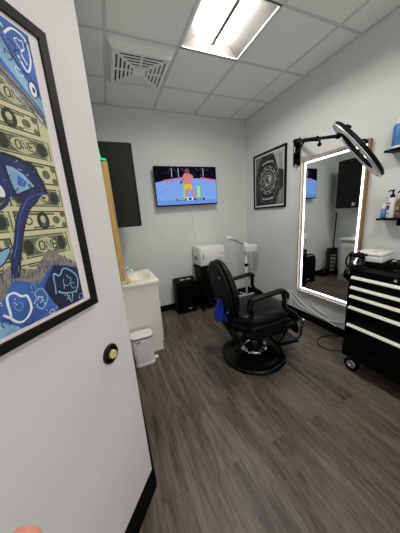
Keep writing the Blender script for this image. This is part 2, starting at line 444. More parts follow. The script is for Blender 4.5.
def letters(txt, x, z, h, m, layer, w=None):
    w = w or h*0.18; g = h*0.85
    SH = {'O': [[(0, .2), (0, .8), (.15, 1), (.45, 1), (.6, .8), (.6, .2), (.45, 0), (.15, 0), (0, .2)]], 'N': [[(0, 0), (0, 1), (.6, 0), (.6, 1)]], 'E': [[(.55, 0), (0, 0), (0, 1), (.55, 1)], [(0, .5), (.45, .5)]], '1': [[(.1, .8), (.3, 1), (.3, 0)]]}
    for ch in txt:
        for st in SH[ch]: d.stroke([(x+p[0]*h, z+p[1]*h) for p in st], w, m, layer, smooth=False)
        x += g
def bill(cx, cz, w, h, back):
    def c(p, q): return (cx+p*w/2, cz+q*h/2)
    def rc(p0, q0, p1, q1, m, l): d.rect(*c(p0, q0), *c(p1, q1), m, l)
    rc(-1, -1, 1, 1, cream, 1); rc(-.95, -.86, .95, .86, olive if back else dkol, 2)
    if back:
        rc(-.9, -.72, .9, .72, mid, 3); rc(-.86, -.66, .86, .66, olive, 4)
        d.ell(c(-.62, 0), w*.085, h*.3, dkol, 5, 14); d.ell(c(.62, 0), w*.085, h*.3, dkol, 5, 14)
        d.ell(c(0, 0), w*.2, h*.32, mid, 5, 16)
        letters('ONE', cx-w*.125, cz-h*.17, h*.34, dkol, 6)
        for sx in (-1, 1):
            for sz in (-1, 1): d.ell(c(sx*.84, sz*.62), w*.035, h*.14, mid, 5, 8)
    else:
        rc(-.91, -.74, .91, .74, cream, 3)
        d.ell(c(0, -.02), w*.115, h*.40, dkol, 4, 16); d.ell(c(0, .12), w*.05, h*.17, mid, 5, 10); rc(-.08, -.5, .08, -.1, olive, 5)
        d.ring(c(-.52, 0), w*.07, h*.18, w*.022, dkol, 4, 12); d.ell(c(.52, 0), w*.075, h*.19, olive, 4, 12)
        for sx in (-1, 1):
            for sz in (-1, 1): d.ell(c(sx*.82, sz*.55), w*.05, h*.17, olive, 4, 8)
        rc(-.5, .5, .5, .68, olive, 4); rc(-.4, -.68, .4, -.52, olive, 4)
zz = [0.242, 0.178, 0.121, 0.058, -0.012, -0.075, -0.14, -0.215, -0.28]
for k in range(len(zz)-1):
    h = (zz[k]-zz[k+1]); zc = (zz[k]+zz[k+1])/2; w = 0.162
    off = (0.236, 0.206, 0.226, 0.25, 0.247, 0.236, 0.222, 0.2)[k]
    for j in range(-1, 4):
        cx = off - j*(w+0.004)
        ww = min(cx+w/2, XA) - (cx-w/2)
        if cx+w/2 > XA+0.02 or cx-w/2 < -XA-0.04: continue
        cxx = max(-XA+w/2, min(XA-w/2, cx))
        bill(cxx, zc, w, h*0.95, (k+j) % 2 == 0 if k not in (0, 2, 4) else True)
# silver torn edge and blue corners
d.poly([(-XA, ZA), (-XA, 0.33), (0.10, 0.36), (0.213, 0.268), (0.28, 0.215), (XA, 0.18), (XA, ZA)], blu, 8)
d.poly([(-XA, 0.335), (0.10, 0.362), (0.213, 0.272), (0.28, 0.220), (XA, 0.178), (XA, 0.155), (0.207, 0.243), (0.09, 0.332), (-XA, 0.305)], sil, 9)
d.stroke([(-XA, 0.32), (0.10, 0.35), (0.21, 0.258), (0.275, 0.212), (XA-0.003, 0.172)], 0.004, ink, 10, False)
d.poly([(0.15, 0.33), (0.22, 0.285), (0.30, 0.205), (XA, 0.19), (XA, 0.225), (0.27, 0.27), (0.235, 0.33), (0.2, 0.37)], lblu, 9)
d.stroke([(0.244, 0.348), (0.268, 0.372), (0.298, 0.368), (0.304, 0.33), (0.296, 0.30), (0.284, 0.288), (0.268, 0.315)], 0.005, wht, 11)
d.stroke([(0.20, 0.345), (0.225, 0.375), (0.245, 0.36)], 0.004, wht, 11)
d.stroke([(0.236, 0.34), (0.25, 0.31), (0.27, 0.285), (0.295, 0.27), (0.306, 0.24)], 0.004, dkb, 11)
d.stroke([(0.29, 0.34), (0.279, 0.325), (0.29, 0.305)], 0.004, wht, 11)
d.ell((0.291, 0.247), 0.012, 0.02, wht, 10); d.ring((0.291, 0.247), 0.013, 0.021, 0.003, dkb, 11); d.ell((0.293, 0.247), 0.004, 0.007, dkb, 11)
d.stroke([(0.31, 0.37), (0.297, 0.35), (0.312, 0.33)], 0.004, dkb, 11)
# big blue painted curl over the bills
d.poly([(0.02, -0.06), (0.08, 0.03), (0.156, 0.055), (0.183, 0.055), (0.214, 0.048), (0.238, 0.03), (0.252, 0.006), (0.262, -0.032), (0.235, -0.034), (0.2, -0.045), (0.16, -0.046), (0.10, -0.05)], navy, 8)
d.stroke([(0.02, -0.06), (0.08, 0.03), (0.156, 0.055), (0.183, 0.055), (0.214, 0.048), (0.238, 0.03), (0.252, 0.006), (0.262, -0.032)], 0.008, ink, 10)
d.poly([(0.167, 0.03), (0.184, 0.028), (0.206, 0.014), (0.228, -0.014), (0.197, -0.028), (0.176, -0.038), (0.168, -0.02)], lblu, 9)
d.poly([(0.19, 0.012), (0.21, -0.004), (0.2, -0.02), (0.183, -0.014)], blu, 10)
d.stroke([(0.162, 0.034), (0.168, -0.012), (0.176, -0.04), (0.232, -0.014)], 0.004, ink, 11, False)
d.stroke([(0.21, -0.012), (0.236, -0.028), (0.244, -0.012)], 0.004, ink, 11)
d.poly([(0.252, -0.026), (0.205, -0.034), (0.180, -0.062), (0.155, -0.105), (0.140, -0.151), (0.120, -0.2), (0.108, -0.25), (0.128, -0.25), (0.152, -0.178), (0.171, -0.129), (0.198, -0.079), (0.228, -0.053)], navy, 10)
d.stroke([(0.25, -0.03), (0.207, -0.045), (0.184, -0.07), (0.162, -0.11), (0.147, -0.155), (0.128, -0.2)], 0.003, blu, 11)
d.stroke([(0.228, -0.053), (0.198, -0.079), (0.171, -0.129), (0.152, -0.178), (0.128, -0.25)], 0.003, ink, 11)
d.stroke([(0.135, 0.0), (0.152, -0.03), (0.146, -0.06), (0.12, -0.08)], 0.009, navy, 10); d.ell((0.14, -0.03), 0.012, 0.018, wht, 9)
d.poly([(0.06, -0.20), (0.098, -0.178), (0.127, -0.172), (0.105, -0.205), (0.07, -0.225)], lblu, 9); d.stroke([(0.06, -0.20), (0.098, -0.178), (0.127, -0.172), (0.105, -0.205), (0.07, -0.225)], 0.004, navy, 10)
# bottom: torn edge, blue water, doodled outlines
d.poly([(-XA, -0.30), (0.0, -0.27), (0.065, -0.30), (0.112, -0.245), (0.15, -0.262), (0.175, -0.278), (0.226, -0.225), (0.27, -0.245), (XA, -0.262), (XA, -ZA), (-XA, -ZA)], blu, 8)
d.poly([(-XA, -0.28), (0.0, -0.235), (0.06, -0.26), (0.11, -0.215), (0.15, -0.232), (0.172, -0.24), (0.226, -0.19), (0.27, -0.225), (XA, -0.25), (XA, -0.268), (0.27, -0.252), (0.226, -0.238), (0.175, -0.284), (0.112, -0.252), (0.065, -0.31), (-XA, -0.31)], sil, 9)
d.poly([(0.228, -0.242), (0.27, -0.255), (XA, -0.272), (XA, -ZA), (0.215, -ZA), (0.182, -0.301)], dkb, 9)
d.poly([(-XA, -0.34), (0.05, -0.335), (0.09, -0.37), (0.10, -ZA), (-XA, -ZA)], lblu, 9)
d.stroke([(0.07, -0.33), (0.084, -0.341), (0.087, -0.293), (0.105, -0.285), (0.12, -0.30), (0.134, -0.305), (0.136, -0.341), (0.115, -0.365), (0.095, -0.362), (0.08, -0.34)], 0.006, wht, 11)
d.stroke([(0.144, -0.333), (0.156, -0.32), (0.154, -0.306), (0.168, -0.297), (0.181, -0.304), (0.186, -0.333), (0.165, -0.356), (0.15, -0.34)], 0.005, lblu, 11)
d.stroke([(0.215, -0.33), (0.218, -0.308), (0.222, -0.268), (0.24, -0.278), (0.259, -0.26), (0.285, -0.275), (0.303, -0.304), (0.288, -0.345), (0.242, -0.337), (0.225, -0.325)], 0.0045, lblu, 11)
d.stroke([(0.25, -0.34), (0.262, -0.375), (0.272, -0.345)], 0.004, lblu, 11)
d.ring((0.302, -0.372), 0.010, 0.011, 0.002, lblu, 11); d.ring((0.19, -0.377), 0.009, 0.007, 0.002, wht, 11)
def scrib(cx, cz, r, m, l, w=0.0022, n=9):
    a0 = random.uniform(0, 6.28); pts = []
    for k in range(n):
        an = a0+2*PI*k/n*0.92; q_ = r*random.uniform(.55, 1.1); pts.append((cx+q_*math.cos(an), cz+q_*1.15*math.sin(an)))
    d.stroke(pts, w, m, l)
for cx, cz, r in ((.282, .345, .014), (.272, .318, .012), (.255, .33, .012), (.225, .355, .014), (.24, .30, .010), (.262, .275, .010), (.205, .325, .012), (.18, .35, .014)): scrib(cx, cz, r, random.choice((dkb, wht, lblu)), 12)
for cx, cz, r in ((.108, -.325, .012), (.165, -.328, .010), (.262, -.30, .016), (.238, -.30, .010), (.28, -.325, .010), (.125, -.372, .012), (.225, -.368, .012), (.07, -.352, .010), (.155, -.285, .008)): scrib(cx, cz, r, random.choice((lblu, wht, dkb)), 12)
for k in range(60):
    x_ = random.uniform(.0, .30); z_ = random.choice((random.uniform(-.275, -.235), random.uniform(-.262, -.225)))
    d.stroke([(x_, z_), (x_+random.uniform(-.006, .006), z_+random.uniform(.008, .022))], .0016, random.choice((ink, mid, dkol)), 10, False)
for k in range(40):
    u_ = random.random(); x_ = .09+.2*u_; z_ = .345-.165*u_+random.uniform(-.012, .004)
    d.stroke([(x_, z_), (x_+.018, z_-.014+random.uniform(-.003, .003))], .0016, random.choice((ink, wht, dkol)), 10, False)
for k in range(70):
    x_ = random.uniform(.0, .30); z_ = random.uniform(-.21, .17)
    d.stroke([(x_, z_), (x_+random.uniform(.006, .016), z_+random.uniform(-.002, .002))], .0013, random.choice((dkol, ink, olive)), 7, False)
for k in range(34):
    x_ = random.uniform(.1, .25); z_ = random.uniform(-.035, .045)
    d.stroke([(x_, z_), (x_+random.uniform(-.012, .012), z_+random.uniform(-.014, .014))], .0022, random.choice((blu, ink, lblu, navy)), 10 if k % 2 else 8, False)
for k in range(26): d.ell((random.uniform(0.05, 0.30), random.uniform(-0.375, -0.29)), 0.0018, 0.0018, wht, 12, 6)
po = d.build('print', t); po.scale = (0.98, 1, 0.985)

# door stop
ds = thing('wall_door_stop', 'round black door stop with cream centre on the near left wall', 'door stop', wallp(0.141, 0.987), R_DIAG)
M = Matrix.Rotation(PI/2, 4, 'X')
a = MB(); a.lathe([(0, 0), (0.037, 0), (0.037, 0.006), (0.033, 0.011), (0.021, 0.013), (0.019, 0.010), (0, 0.010)], GLOSSB, M=M, sx=1.12, sy=1.12); a.build('rose', ds)
a = MB(); a.lathe([(0.0175, 0.008), (0.018, 0.019), (0.016, 0.023), (0.008, 0.0235), (0.0065, 0.012), (0, 0.012)], BRASS, M=M); a.build('bumper', ds)

# ------------------------------------------------------------------ television
t = thing('television', 'flat television showing a fight on the back wall', 'television', (-1.138, -0.0, 1.962))
W2, H2 = 0.496, 0.280
a = MB(); a.box((0, -0.085, 0), (2*W2, 0.03, 2*H2), BLACK, 0.004); a.box((0, -0.06, -0.04), (0.7, 0.03, 0.36), BLACK, 0.008); a.build('body', t)
a = MB(); a.box((0, -0.006, 0), (0.4, 0.011, 0.22), BLACKM); a.box((0, -0.03, 0), (0.12, 0.05, 0.16), BLACKM); a.build('wall_bracket', t)
d = Draw(-0.1006, 0.00015)
E_ = 0.68
def em(n, c): return emit('screen_'+n, c, E_)
sx = lambda u: (u-0.5)*2*(W2-0.007)
sz = lambda v: (v-0.5)*2*(H2-0.008)
def q(pts): return [(sx(u), sz(v)) for u, v in pts]
d.poly(q([(0, 0), (1, 0), (1, 1), (0, 1)]), em('dark', (14, 14, 24)), 0)
d.poly(q([(0, 0.02), (1, 0.02), (1, .63), (.72, .70), (.4, .72), (.2, .68), (0, .60)]), em('canvas', (128, 166, 234)), 1)
d.poly(q([(0.0, 0.02), (1, 0.02), (1, .12), (0, .14)]), em('canvas2', (110, 150, 222)), 2)
d.poly(q([(.12, .60), (.42, .69), (.42, .74), (.12, .665)]), em('red', (176, 130, 190)), 2)
d.poly(q([(.72, .69), (1, .625), (1, .67), (.72, .735)]), em('red2', (206, 110, 150)), 2)
for k in range(44):
    u = random.random(); v = random.uniform(.76, .98)
    d.poly(q([(u, v), (u+.012, v), (u+.012, v+.025), (u, v+.025)]), em('crowd%d' % (k % 3), ((70, 60, 80), (110, 100, 120), (40, 44, 66))[k % 3]), 2)
for u in (.255, .36, .77):
    d.poly(q([(u, .74), (u+.014, .74), (u+.014, .97), (u, .97)]), em('post', (150, 156, 180)), 3)
skn = em('skin', (206, 132, 138)); yel = em('yellow', (226, 196, 50)); lime = em('lime', (168, 236, 90)); wh = em('white', (225, 232, 240)); dk = em('navy', (20, 26, 60))
d.poly(q([(.42, .18), (.47, .18), (.475, .55), (.43, .50)]), em('lime2', (150, 220, 110)), 2); d.poly(q([(.65, .20), (.70, .20), (.705, .50), (.64, .49), (.66, .46)]), lime, 2)
d.poly(q([(.445, .22), (.475, .20), (.50, .42), (.53, .42), (.575, .20), (.61, .20), (.575, .47), (.455, .48)]), skn, 4)
d.poly(q([(.445, .47), (.455, .56), (.555, .56), (.575, .45), (.545, .40), (.515, .47), (.48, .40)]), yel, 5)
d.poly(q([(.42, .60), (.43, .76), (.47, .84), (.545, .84), (.58, .76), (.565, .55), (.455, .54)]), skn, 4)
d.poly(q([(.38, .62), (.43, .74), (.46, .70), (.41, .58)]), em('skin2', (186, 110, 120)), 5)
d.poly(q([(.47, .83), (.475, .93), (.51, .97), (.545, .93), (.545, .83)]), em('head', (120, 70, 78)), 5)
d.poly(q([(.375, .60), (.40, .64), (.42, .60), (.395, .56)]), em('glove', (30, 40, 110)), 6)
d.poly(q([(.60, .77), (.57, .82), (.585, .66), (.61, .62)]), skn, 5)
d.poly(q([(.30, .125), (.78, .125), (.78, .175), (.30, .165)]), dk, 3); d.poly(q([(.47, .12), (.58, .12), (.58, .20), (.47, .20)]), wh, 4); d.poly(q([(.50, .13), (.55, .13), (.55, .19), (.50, .19)]), dk, 5)
for u in (.33, .37, .41, .63, .67, .71): d.poly(q([(u, .138), (u+.028, .138), (u+.028, .158), (u, .158)]), wh, 4)
d.stroke(q([(.0, .28), (.12, .40), (.2, .44)]), .004, em('line', (60, 96, 170)), 2)
d.build('screen', t)
c = MB(); c.tube([(-1.08, -0.03, 1.70), (-1.075, -0.014, 1.60), (-1.06, -0.012, 1.4), (-1.035, -0.012, 1.15), (-1.02, -0.012, 0.95), (-1.02, -0.012, 0.5)], 0.0045, CABLEW)
co_ = c.build('cable', t); co_.location = (1.138, 0, -1.962)

# ------------------------------------------------------------------ framed artwork on the right wall
t = thing('framed_print', 'black framed black and white print on the right wall beside the mirror', 'picture', (0, -0.585, 1.958), R_RIGHT)
a = MB(); a.frame(-0.352, 0.352, -0.409, 0.409, 0.028, -0.0005, -0.024, MATS['black_frame']); a.build('frame', t)
a = MB(); a.box((0, -0.006, 0), (0.66, 0.010, 0.775), MATWHITE); a.build('mat_board', t)
d = Draw(-0.0115)
g0 = mat('ink_charcoal', (40, 40, 42), 0.7, var=0.5, scale=45); g1 = mat('ink_grey', (112, 112, 112), 0.7, var=0.4, scale=60); g2 = mat('ink_pale_grey', (176, 176, 174), 0.7, var=0.2, scale=60); g3 = mat('ink_dark', (22, 22, 24), 0.7)
d.rect(-.305, -.36, .305, .36, g0, 0)
d.poly([(.10, .36), (.305, .36), (.305, .10), (.20, .12), (.15, .25)], g2, 1); d.poly([(.14, -.36), (.305, -.36), (.305, -.14), (.22, -.18)], g1, 1)
d.poly([(-.305, .36), (-.17, .36), (-.23, .2), (-.305, .06)], g1, 1); d.poly([(-.305, -.36), (-.12, -.36), (-.22, -.25), (-.305, -.2)], g3, 1)
oct_ = [(-.13, .25), (.09, .25), (.2, .08), (.2, -.08), (.09, -.27), (-.13, -.27), (-.24, -.08), (-.24, .08)]
d.poly(oct_, g3, 2); d.stroke(oct_, 0.012, g1, 3, False, True)
d.stroke([(-.14, .235), (-.02, .262), (.10, .24)], .022, g2, 4); d.stroke([(-.14, -.255), (-.02, -.27), (.10, -.255)], .024, g2, 4)
for rr, w_, m_ in ((.205, .02, g1), (.165, .012, g2), (.125, .02, g1), (.08, .016, g2), (.045, .02, g1)): d.ring((-.02, 0), rr*.92, rr, w_, m_, 5, 36)
for k in range(20):
    an = 2*PI*k/20
    d.ell((-.02+.185*.92*math.cos(an), .185*math.sin(an)), .013, .013, g3 if k % 2 else g2, 6, 8)
    d.ell((-.02+.145*.92*math.cos(an), .145*math.sin(an)), .010, .010, g1 if k % 2 else g3, 6, 8)
    d.ell((-.02+.103*.92*math.cos(an), .103*math.sin(an)), .009, .009, g2 if k % 2 else g3, 6, 8)
d.ell((.03, .02), .035, .05, g2, 7); d.ell((-.04, -.06), .03, .025, g2, 7); d.ell((-.08, .05), .03, .035, g1, 7)
for k in range(150):
    x = random.uniform(-.29, .29); z = random.uniform(-.34, .34)
    if abs(x+.02) < .2 and abs(z) < .25 and k % 3: continue
    d.stroke([(x, z), (x+random.uniform(-.03, .03), z+random.uniform(.01, .04)), (x+random.uniform(-.03, .03), z+random.uniform(-.02, .03))], .0045, random.choice((g1, g2, g3)), 4 if k % 2 else 8)
for k in range(4): d.ring((.24, .30-.055*k), .028, .022, .008, g3, 4, 14)
for k in range(3): d.ring((.25, -.2-.05*k), .026, .02, .007, g2, 4, 14)
d.build('print', t)

# ------------------------------------------------------------------ lit mirrors
LED = emit('mirror_led', (255, 252, 250), 4.0)
def lit_mirror(label, loc, rz, w, h, dep, wd, ledw, inset, led):
    t = thing('wall_mirror', label, 'mirror', loc, rz)
    a = MB(); a.frame(-w/2, w/2, -h/2, h/2, 0.010, -0.001, -dep, wd); a.build('frame', t)
    a = MB(); a.frame(-w/2+0.0102, w/2-0.0102, -h/2+0.0102, h/2-0.0102, 0.003, -0.0025, -dep-0.002, LINER); a.frame(-w/2-0.0005, w/2+0.0005, -h/2-0.0005, h/2+0.0005, 0.006, -dep-0.0003, -dep-0.002, LINER); a.build('liner', t)
    g = MB(); y = -0.016
    g.box((0, y+0.007, 0), (w-0.022, 0.014, h-0.022), MIRROR); g.build('mirror_glass', t)
    l = MB(); i = inset
    l.frame(-w/2+i, w/2-i, -h/2+i, h/2-i, ledw, y+0.002, y-0.0015, led); l.build('led_strip', t)
    return t
LINER = mat('silver_liner', (176, 172, 160), 0.45, 0.3)
lit_mirror('tall mirror with glowing border and brown wooden sides on the right wall', (0, -1.59, 1.246), R_RIGHT, 0.765, 1.685, 0.05, OAK, 0.018, 0.036, LED)
LED2 = emit('mirror_led_soft', (255, 252, 250), 2.0)
lit_mirror('wooden sided mirror over the vanity on the left wall', (XL, -1.0, 1.489), R_LEFT, 0.40, 1.075, 0.066, OAKL, 0.02, 0.03, LED2)
GREEN = emit('green_light', (40, 225, 150), 0.8)
a = MB(); yy = -1.205
a.tube([(XL+0.006, yy+0.01, 2.17), (XL+0.009, yy+0.01, 2.10), (XL+0.018, yy+0.008, 2.048), (XL+0.04, yy+0.008, 2.044), (XL+0.062, yy+0.008, 2.040)], 0.009, GREEN, res=1)
tag(a.build('light_strip'), 'short glowing green light strip on top of the wooden mirror side', 'light strip')

# ------------------------------------------------------------------ black wall cabinet by the back left corner
t = thing('wall_cabinet', 'tall dark wall cabinet hung above the vanity near the back left corner', 'cabinet', (XL, -0.50, 1.45), 0)
a = MB(); a.box((0.167, 0, 0.44), (0.334, 0.44, 0.88), DARKWOOD); a.build('body', t)
dr = MB(); dr.box((0.346, 0, 0.44), (0.018, 0.436, 0.876), DARKWOOD, 0.002); do = dr.build('door', t)
hd = MB(); hd.box((0.366, -0.13, 0.065), (0.012, 0.05, 0.06), SILVER, 0.003); hd.build('handle', do)

# ------------------------------------------------------------------ vanity
VX0, VX1, VY0, VY1 = XL+0.003, -1.935, -1.035, -0.455
t = thing('vanity_cabinet', 'white vanity cabinet with panelled door against the left wall', 'cabinet', ((VX0+VX1)/2, (VY0+VY1)/2, 0))
hw, hl = (VX1-VX0)/2, (VY1-VY0)/2
a = MB(); zc_, zh_ = 0.4175, 0.835
for s_ in (-1, 1): a.box((-0.011, s_*(hl-0.009), zc_), (2*hw-0.022, 0.018, zh_), WHITEC)
a.box((-hw+0.006, 0, zc_), (0.010, 2*hl-0.037, zh_), WHITEC); a.box((-0.011, 0, 0.09), (2*hw-0.024, 2*hl-0.037, 0.016), WHITEC)
a.box((hw-0.055, 0, 0.04), (0.014, 2*hl-0.037, 0.08), WHITEC); a.box((hw-0.03, 0, 0.802), (0.016, 2*hl-0.037, 0.036), WHITEC); a.build('body', t)
a = MB(); a.box((hw-0.012, 0.0, 0.44), (0.02, 2*hl-0.06, 0.68), WHITEC, 0.003)
a.frame(-0.23, 0.23, -0.28, 0.28, 0.05, 0, -0.008, WHITEC)
for v in list(a.bm.verts)[-64:]: v.co = (hw-0.002-v.co.y*1.0, v.co.x, v.co.z+0.44)
dv = a.build('door', t)
k = MB(); k.sphere((hw+0.018, -0.2, 0.55), 0.012, CHROME); k.cyl((hw, -0.2, 0.55), (hw+0.014, -0.2, 0.55), 0.005, CHROME); k.build('knob', dv)
# sink top with a real basin
t = thing('sink_top', 'cream white sink top with oval basin on the vanity', 'sink', ((VX0+VX1)/2, (VY0+VY1)/2, 0.836))
a = MB(); tb = bmesh.new(); n = 48; A, B = hw+0.012, hl+0.018
oc = (0.03, 0.0); ra, rb = 0.135, 0.19
def rect_ring(k):
    an = 2*PI*k/n; c_, s_ = math.cos(an), math.sin(an); m_ = min(A/max(abs(c_), 1e-6), B/max(abs(s_), 1e-6))
    kc = math.atan2(B, A)
    for ac, px_, py_ in ((kc, A, B), (PI-kc, -A, B), (PI+kc, -A, -B), (2*PI-kc, A, -B)):
        if abs(an-ac) <= PI/n: return (px_, py_)
    return (c_*m_, s_*m_)
ZT = 0.030
rings = []
rings.append([tb.verts.new((*rect_ring(k), 0)) for k in range(n)])
rings.append([tb.verts.new((*rect_ring(k), ZT-0.006)) for k in range(n)])
rings.append([tb.verts.new((rect_ring(k)[0]*0.985, rect_ring(k)[1]*0.985, ZT)) for k in range(n)])
for f_, z_ in ((1.06, ZT), (1.0, ZT-0.004), (0.93, ZT-0.03), (0.8, ZT-0.075), (0.5, ZT-0.105), (0.12, ZT-0.112)):
    rings.append([tb.verts.new((oc[0]+ra*f_*math.cos(2*PI*k/n), oc[1]+rb*f_*math.sin(2*PI*k/n), z_)) for k in range(n)])
for r0, r1 in zip(rings, rings[1:]):
    for k in range(n): tb.faces.new((r0[k], r0[(k+1) % n], r1[(k+1) % n], r1[k]))
tb.faces.new(rings[-1])
bmesh.ops.recalc_face_normals(tb, faces=tb.faces)
a._merge(tb, MARBLE, None, True)
a.box((-A+0.012, 0, ZT+0.025), (0.02, 2*B-0.01, 0.05), MARBLE, 0.004)
so = a.build('countertop', t)
md = so.modifiers.new('edge', 'EDGE_SPLIT'); md.split_angle = math.radians(35)
a = MB(); a.cyl((oc[0], 0, ZT-0.1125), (oc[0], 0, ZT-0.108), 0.02, CHROME); a.build('drain', t)
f = MB(); fx = -0.115
f.lathe([(0, 0), (0.026, 0), (0.024, 0.008), (0.018, 0.02), (0.016, 0.06), (0.013, 0.075), (0, 0.078)], CHROME, M=Matrix.Translation((fx, 0.03, ZT)))
f.tube([(fx, 0.03, ZT+0.05), (fx+0.04, 0.03, ZT+0.085), (fx+0.09, 0.03, ZT+0.08), (fx+0.105, 0.03, ZT+0.055)], 0.010, CHROME)
f.tube([(fx, 0.03, ZT+0.075), (fx+0.015, 0.03, ZT+0.105), (fx+0.055, 0.03, ZT+0.125)], 0.006, CHROME, res=3)
f.build('faucet', t)
t = thing('soap_bottle', 'tan soap bottle at the near end of the sink top', 'bottle', (-2.232, -1.0, 0.867))
a = MB(); a.lathe([(0, 0), (0.019, 0), (0.021, 0.004), (0.021, 0.055), (0.012, 0.068), (0, 0.068)], mat('tan_soap', (232, 208, 160), 0.35)); a.build('body', t)
a = MB(); a.lathe([(0.009, 0.066), (0.010, 0.085), (0, 0.085)], WHITEP); a.build('cap', t)

# ------------------------------------------------------------------ step bin
t = thing('trash_bin', 'slim white step trash bin in front of the vanity', 'trash bin', (-2.20, -1.165, 0), 0.0)
def rrect(w, d_, r, n=6):
    o = []
    for cx, cy, a0 in ((w-r, d_-r, 0), (-w+r, d_-r, PI/2), (-w+r, -d_+r, PI), (w-r, -d_+r, 3*PI/2)):
        for k in range(n+1): an = a0+PI/2*k/n; o.append((cx+r*math.cos(an), cy+r*math.sin(an)))
    return o
a = MB(); bw, bd = 0.112, 0.08
tb = bmesh.new(); rr_ = []
for f_, z_ in ((0.93, 0.025), (0.98, 0.318)): rr_.append([tb.verts.new((x*f_, y*f_, z_)) for x, y in rrect(bw, bd, 0.05)])
nn = len(rr_[0])
for k in range(nn): tb.faces.new((rr_[0][k], rr_[0][(k+1) % nn], rr_[1][(k+1) % nn], rr_[1][k]))
tb.faces.new(rr_[0][::-1]); tb.faces.new(rr_[1]); bmesh.ops.recalc_face_normals(tb, faces=tb.faces); a._merge(tb, WHITEP); a.build('body', t)
a = MB(); a.prism(rrect(bw+0.002, bd+0.002, 0.05), 0.318, 0.326, BLACK); a.build('rim', t)
a = MB(); a.prism(rrect(bw+0.003, bd+0.003, 0.05), 0.326, 0.345, WHITEP, bevel=0.008); a.build('lid', t)
a = MB(); a.prism(rrect(bw*0.98, bd*0.98, 0.048), 0.0, 0.028, WHITEP, bevel=0.004); a.build('base', t)
a = MB(); a.box((bw+0.015, -0.0, 0.022), (0.04, 0.045, 0.010), WHITEP, 0.005); a.build('pedal', t)
a = MB(); a.tube([(-0.085, -bd-0.004, 0.300), (-0.05, -bd-0.012, 0.300), (-0.03, -bd-0.012, 0.305), (-0.06, -bd-0.004, 0.27)], 0.0035, GREYP); a.build('handle', t)

# ------------------------------------------------------------------ black purifier
t = thing('air_purifier', 'small black air purifier standing on the floor against the back wall', 'air purifier', (-1.36, -0.17, 0))
a = MB(); pf = [(-0.10, 0.02), (0.10, 0.02), (0.10, 0.44), (0.085, 0.52), (0.04, 0.565), (-0.02, 0.572), (-0.075, 0.56), (-0.10, 0.52)]
a.prism([(-p[0], p[1]) for p in pf], -0.165, 0.165, BLACK, M=Matrix.Rotation(PI/2, 4, 'Z') @ Matrix.Rotation(PI/2, 4, 'X'), bevel=0.012)
a.box((0, 0, 0.012), (0.32, 0.21, 0.024), BLACK, 0.006); a.build('body', t)
a = MB()
for kx in (-0.045, 0.055): a.box((kx, -0.045, 0.572), (0.075, 0.05, 0.006), SILVER, 0.002, M=Matrix.Translation((0, -0.02, -0.015)) @ Matrix.Rotation(0.0, 4, 'X'))
a.build('control_panel', t)
a = MB(); a.box((0.04, -0.102, 0.07), (0.055, 0.004, 0.02), SILVER); a.build('badge', t)
a = MB()
for k in range(9): a.box((0, -0.101, 0.14+k*0.034), (0.27, 0.004, 0.010), BLACKM)
a.build('grille', t)

# ------------------------------------------------------------------ cart with towel warmer
t = thing('equipment_cart', 'black trolley cart standing behind the barber chair', 'cart', (-0.93, -0.21, 0))
for sx_ in (-1, 1):
    for sy_ in (-1, 1):
        a = MB(); a.box((sx_*0.20, sy_*0.145, 0.39), (0.022, 0.022, 0.64), SILVER if sx_ < 0 and sy_ > 0 else BLACKM, 0.002); a.build('post', t)
        a = MB(); a.cyl((sx_*0.20-0.012, sy_*0.145, 0.03), (sx_*0.20+0.012, sy_*0.145, 0.03), 0.03, BLACK); a.box((sx_*0.20, sy_*0.145, 0.062), (0.03, 0.03, 0.02), BLACKM); a.build('caster', t)
for z in (0.10, 0.40, 0.715):
    a = MB(); a.box((0, 0, z), (0.43, 0.32, 0.025), BLACK, 0.004); a.build('shelf', t)
a = MB(); a.box((0.0, 0.0, 0.255), (0.37, 0.28, 0.28), BLACK, 0.01); a.build('lower_drawer', t)
a = MB(); a.box((0.0, 0.0, 0.56), (0.37, 0.28, 0.28), BLACK, 0.01); a.build('upper_drawer', t)
t = thing('towel_warmer', 'white towel warmer box on top of the black cart', 'towel warmer', (-0.915, -0.205, 0.7285))
a = MB(); a.box((0, 0, 0.165), (0.42, 0.32, 0.29), WHITEP, 0.012)
for sx_ in (-1, 1):
    for sy_ in (-1, 1): a.cyl((sx_*0.17, sy_*0.12, 0), (sx_*0.17, sy_*0.12, 0.022), 0.015, BLACK)
a.build('body', t)
dd = MB(); dd.box((0.0, -0.166, 0.165), (0.40, 0.016, 0.27), WHITEP, 0.005); do = dd.build('door', t)
h_ = MB(); h_.box((-0.165, -0.178, 0.17), (0.014, 0.014, 0.10), GREYP, 0.004); h_.build('handle', do)
h_ = MB(); h_.tube([(0.06, -0.176, 0.10), (0.11, -0.176, 0.13), (0.15, -0.176, 0.09)], 0.003, GREYP); h_.cyl((0.155, -0.173, 0.19), (0.155, -0.178, 0.19), 0.012, GREYP); h_.build('emblem', do)
h_ = MB(); h_.box((-0.212, 0.02, 0.13), (0.004, 0.12, 0.06), GREYP); h_.build('side_vent', t)

